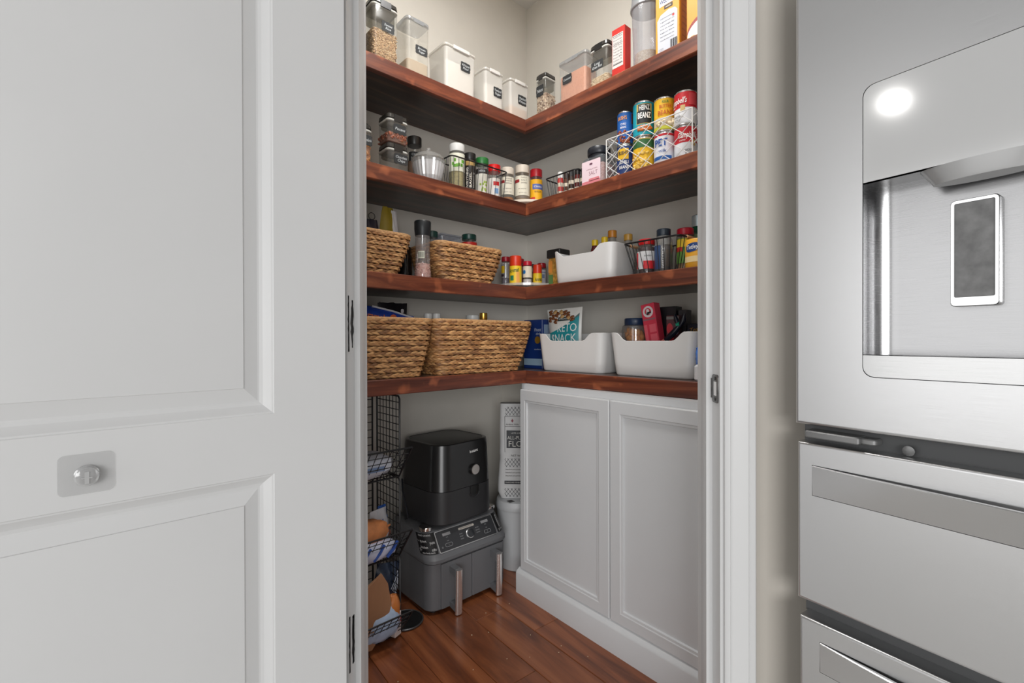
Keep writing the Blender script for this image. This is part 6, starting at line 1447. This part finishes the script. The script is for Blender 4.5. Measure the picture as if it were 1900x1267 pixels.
# ---- stacking wire baskets
rk = thing('wire_rack', 'black three-tier stacking wire basket rack beside the air fryers', 'rack', (0, 0, 0))
YR, YL = -0.822, -1.180
TZ_ = (0.577, 0.290, 0.006)
for ti, zb in enumerate(TZ_):
    zt = zb + 0.284 if ti else 0.872
    q = MB(); r1, r2 = 0.0034, 0.0017
    # side panels
    for y in (YR, YL):
        q = MB(); q.tube([(0.004, y, zb), (0.004, y, zt - 0.004)], r1, 6); q.tube([(0.004, y, zt - 0.004), (0.172, y, zt - 0.004), (0.180, y, zt - 0.014), (0.180, y, zb + 0.035), (0.192, y, zb + 0.028), (0.268, y, zb + 0.121)], r1, 6)
        q.tube([(0.0, y, zb), (0.175, y, zb), (0.268, y, zb + 0.121)], r1, 6)
        for i in range(1, 7): x = 0.004 + 0.176 * i / 7; q.tube([(x, y, zb), (x, y, zt - 0.004)], r2, 4)
        nh_ = int((zt - zb) / 0.026)
        for i in range(1, nh_): z = zb + (zt - zb) * i / nh_; q.tube([(0.004, y, z), (0.180, y, z)], r2, 4)
        for i in range(1, 4): f = i / 4; q.tube([(0.180 + 0.0 * f, y, zb + 0.121 * f * 0.3 + 0.02), (0.175 + 0.093 * f, y, zb + 0.121 * f)], r2, 4)
        part('side_panel', q, WIRE, rk)
    q = MB()
    q.tube([(0.0, YL, zb), (0.0, YR, zb), (0.0, YR, zt - 0.01), (0.0, YL, zt - 0.01)], r1, 6, True)
    for i in range(1, 10): z = zb + (zt - zb) * i / 10; q.tube([(0, YL, z), (0, YR - 0.018, z)], r2, 4)
    q.tube([(0, YR - 0.018, zb), (0, YR - 0.018, zt - 0.01)], r1, 6)
    part('back_panel', q, WIRE, rk)
    q = MB()
    q.tube([(0.268, YL, zb + 0.121), (0.268, YR, zb + 0.121)], r1, 6); q.tube([(0.175, YL, zb), (0.175, YR, zb)], r1, 6)
    n = 14
    for i in range(n + 1): y = YL + (YR - YL) * i / n; q.tube([(0.0, y, zb), (0.175, y, zb), (0.268, y, zb + 0.121)], r2, 4)
    for i in range(1, 5): f = i / 5; q.tube([(0.175 + 0.093 * f, YL, zb + 0.121 * f), (0.175 + 0.093 * f, YR, zb + 0.121 * f)], r2, 4)
    for i in range(1, 6): q.tube([(0.175 * i / 6, YL, zb), (0.175 * i / 6, YR, zb)], r2, 4)
    part('tray', q, WIRE, rk)
G14 = 'goods in the wire rack'
t = thing('white_package', 'crumpled white and pale blue package in the top rack basket', 'package', (0.125, -0.965, TZ_[0] + 0.003), 0, G14)
q = MB(); crumple(q, (0, 0, 0.046), 0.085, 0.125, 0.043, 3, 0.16); part('wrap', q, mat('white_wrap', rgb(206, 210, 222), 0.35, var=0.1, vscale=20), t)
q = MB(); plate(q, 0.083, 0.02, 0.046, 0.10, 0.016, 0.002); part('blue_print', q, col(120, 140, 176, 0.5), t)
SP = mat('sweet_potato', rgb(196, 124, 74), 0.6, var=0.22, vscale=26, bump=0.3, bscale=80)
for i, (x, y, z, rx, ry, rz_, lab_, a) in enumerate(((0.165, -0.955, 0.106, 0.046, 0.100, 0.040, 'topmost orange-brown sweet potato in the middle rack basket', 8), (0.085, -1.03, 0.086, 0.038, 0.105, 0.042, 'sweet potato at the back of the middle rack basket', -14), (0.110, -0.99, 0.034, 0.045, 0.10, 0.030, 'lower sweet potato resting on the middle basket wires', 0))):
    t = thing('sweet_potato', lab_, 'vegetable', (x, y, TZ_[1] + z), a, 'sweet potatoes in the middle rack basket')
    q = MB(); crumple(q, (0, 0, 0), rx, ry, rz_, 20 + i, 0.18, 16, 10, 1.4); part('root', q, SP, t)
    q = MB(); q.tube([(0, ry * 0.92, 0), (0.004, ry * 1.10, 0.006)], [0.008, 0.002], 8); part('tail', q, SP, t)
t = thing('bread_bag', 'white and royal blue bag standing behind the sweet potatoes', 'bag', (0.09, -0.862, TZ_[1] + 0.004), 15, G14)
q = MB(); pouch(q, 0.085, 0.150, 0.06, 61, 0.75, wob=0.008); part('bag', q, mat('bread_white', rgb(222, 222, 228), 0.3), t)
q = MB(); pouch(q, 0.050, 0.155, 0.045, 62, 0.6, wob=0.006); q.map(lambda p: Vector((p.x - 0.012, p.y + 0.028, p.z))); part('blue_side', q, col(36, 96, 190, 0.35), t)
q = MB(); flat(q, 'N', 0.030, 0.028, -0.010, 0.105, 20, bold=0.03, shear=0.2); part('lettering', q, col(40, 84, 160, 0.5), t)
q = MB(); disc(q, 0.026, 0.024, 0.060, 0.014, 0.001, 12); part('berry_print', q, col(120, 70, 60, 0.5), t)
t = thing('snack_bag', 'blue and white striped bag lying along the middle rack basket front', 'bag', (0.196, -0.985, TZ_[1] + 0.020), 0, G14)
q = MB(); crumple(q, (0, 0, 0.035), 0.034, 0.135, 0.034, 9, 0.15); part('bag', q, mat('pale_blue_bag', rgb(196, 200, 220), 0.35, var=0.25, vscale=18), t)
q = MB()
for i in range(5): q.tube([(0.028, -0.11 + i * 0.05, 0.012), (0.033, -0.09 + i * 0.05, 0.035), (0.026, -0.07 + i * 0.05, 0.056)], 0.006, 6)
part('blue_stripes', q, col(44, 80, 160, 0.4), t)
t = thing('paper_bag', 'folded plain brown paper bag leaning in the bottom rack basket', 'bag', (0.195, -0.985, TZ_[2] + 0.020), 10, G14)
t.scale = (1.1, 1.15, 1.2)
t.rotation_euler = (R(-8), R(10), R(10))
BRN = mat('kraft_paper', rgb(172, 126, 92), 0.7, var=0.08, vscale=14)
q = MB(); q.loft([[(x * k + noise.noise(Vector((y * 20, z * 20, x))) * 0.003, y, z) for x, y, z in ((0.020, -0.10, 0.01), (0.022, 0.03, 0.0), (0.024, 0.062, 0.05), (0.020, 0.070, 0.12), (0.010, 0.045, 0.185), (0.004, 0.02, 0.215), (0.006, -0.05, 0.17), (0.014, -0.10, 0.14))] for k in (-0.6, 1.0)]); part('paper', q, BRN, t)
q = MB(); q.tube([(0.022, 0.062, 0.05), (0.024, -0.01, 0.06), (0.018, -0.09, 0.05)], 0.0015, 5); part('crease', q, BRN, t)
t = thing('snack_bag', 'dark navy glossy bag with white stripes in bottom rack basket', 'bag', (0.115, -0.880, TZ_[2] + 0.006), 10, G14)
t.rotation_euler = (R(-14), 0, R(12))
q = MB(); pouch(q, 0.115, 0.235, 0.065, 71, 0.85, wob=0.012); part('bag', q, mat('navy_foil', rgb(44, 56, 78), 0.22, var=0.4, vscale=26), t)
q = MB()
def nb(y, z):
    v = z / 0.235; return 0.0325 * (math.sin(PI * min(1, 0.10 + v * 0.92)) ** 0.6 if v < 0.97 else 0.05) * (1 - min(1, abs(2 * y / 0.10)) ** 3.5) + 0.006
for i in range(5):
    q.tube([(nb(y, z), y, z) for y, z in ((0.000 + i * 0.007, 0.150 - i * 0.006), (0.018 + i * 0.005, 0.178 - i * 0.008), (0.032 + i * 0.003, 0.206 - i * 0.012))], 0.0014, 5)
part('white_stripes', q, col(214, 218, 230, 0.4), t)
t = thing('snack_bag', 'orange and pale blue crumpled bag at front of bottom basket', 'bag', (0.195, -0.905, TZ_[2] + 0.018), 0, G14)
q = MB(); crumple(q, (0, 0, 0.06), 0.036, 0.070, 0.058, 12, 0.25); part('bag', q, mat('pale_blue_film', rgb(176, 194, 220), 0.25, var=0.25, vscale=22), t)
q = MB(); crumple(q, (-0.004, 0.045, 0.085), 0.026, 0.026, 0.060, 13, 0.2); part('orange_side', q, col(206, 124, 62, 0.35), t)
t = thing('snack_bag', 'pale blue plastic bag low at left of the bottom rack basket', 'bag', (0.175, -1.040, TZ_[2] + 0.004), 0, G14)
q = MB(); crumple(q, (0, 0, 0.042), 0.048, 0.075, 0.040, 14, 0.25); part('bag', q, mat('blue_film', rgb(150, 174, 206), 0.2, var=0.25, vscale=22), t)
t = thing('onion', 'yellow onion behind the wires of the bottom rack basket', 'vegetable', (0.215, -1.000, TZ_[2] + 0.085), 0, G14)
q = MB(); q.lathe([(0.004, -0.024), (0.016, -0.020), (0.023, -0.006), (0.022, 0.008), (0.013, 0.019), (0.004, 0.028)], 16); part('bulb', q, mat('onion_skin', rgb(196, 156, 74), 0.4, var=0.15, vscale=40), t)
t = thing('snack_carton', 'small red and white carton at the right of bottom rack basket', 'box', (0.170, -0.846, TZ_[2] + 0.004), 20, G14)
q = MB(); q.rbox(0.034, 0.05, 0.085, 0.003, 0.002); part('carton', q, col(206, 190, 186, 0.45), t)
q = MB(); plate(q, 0.0252, 0.0, 0.055, 0.030, 0.018); part('red_print', q, col(170, 70, 64, 0.5), t)
# pan lid on the floor
t = thing('pan_lid', 'flat black round pan lid on the floor under the grey fryer', 'lid', (0.118, -0.766, 0.0), 0)
q = MB(); q.lathe([(0.062, 0.0), (0.066, 0.002), (0.066, 0.006), (0.062, 0.008), (0.056, 0.006), (0.01, 0.009)], 36); part('disc', q, mat('lid_black', rgb(26, 26, 27), 0.3), t)
q = MB(); q.tube([(0.066 * math.cos(2 * PI * i / 36), 0.066 * math.sin(2 * PI * i / 36), 0.006) for i in range(36)], 0.003, 6, True); part('rim', q, mat('lid_rim', rgb(96, 96, 98), 0.3, 0.7), t)
# crumbs
q = MB(); rg = random.Random(17)
for _ in range(16):
    x, y = rg.uniform(0.26, 0.72), rg.uniform(-0.95, -0.36)
    q.blob((x, y, 0.0012), rg.uniform(.0012, .003), rg.uniform(.0012, .0024), 0.0011, 5, Matrix.Rotation(rg.uniform(0, 3), 3, 'Z'))
cr_ = bpy.data.objects.new('crumbs', mesh('crumbs', q, col(222, 206, 176, 0.8))); COL.objects.link(cr_)
cr_['kind'] = 'stuff'; cr_['label'] = 'tiny pale crumbs scattered on the hardwood floor'; cr_['category'] = 'crumbs'
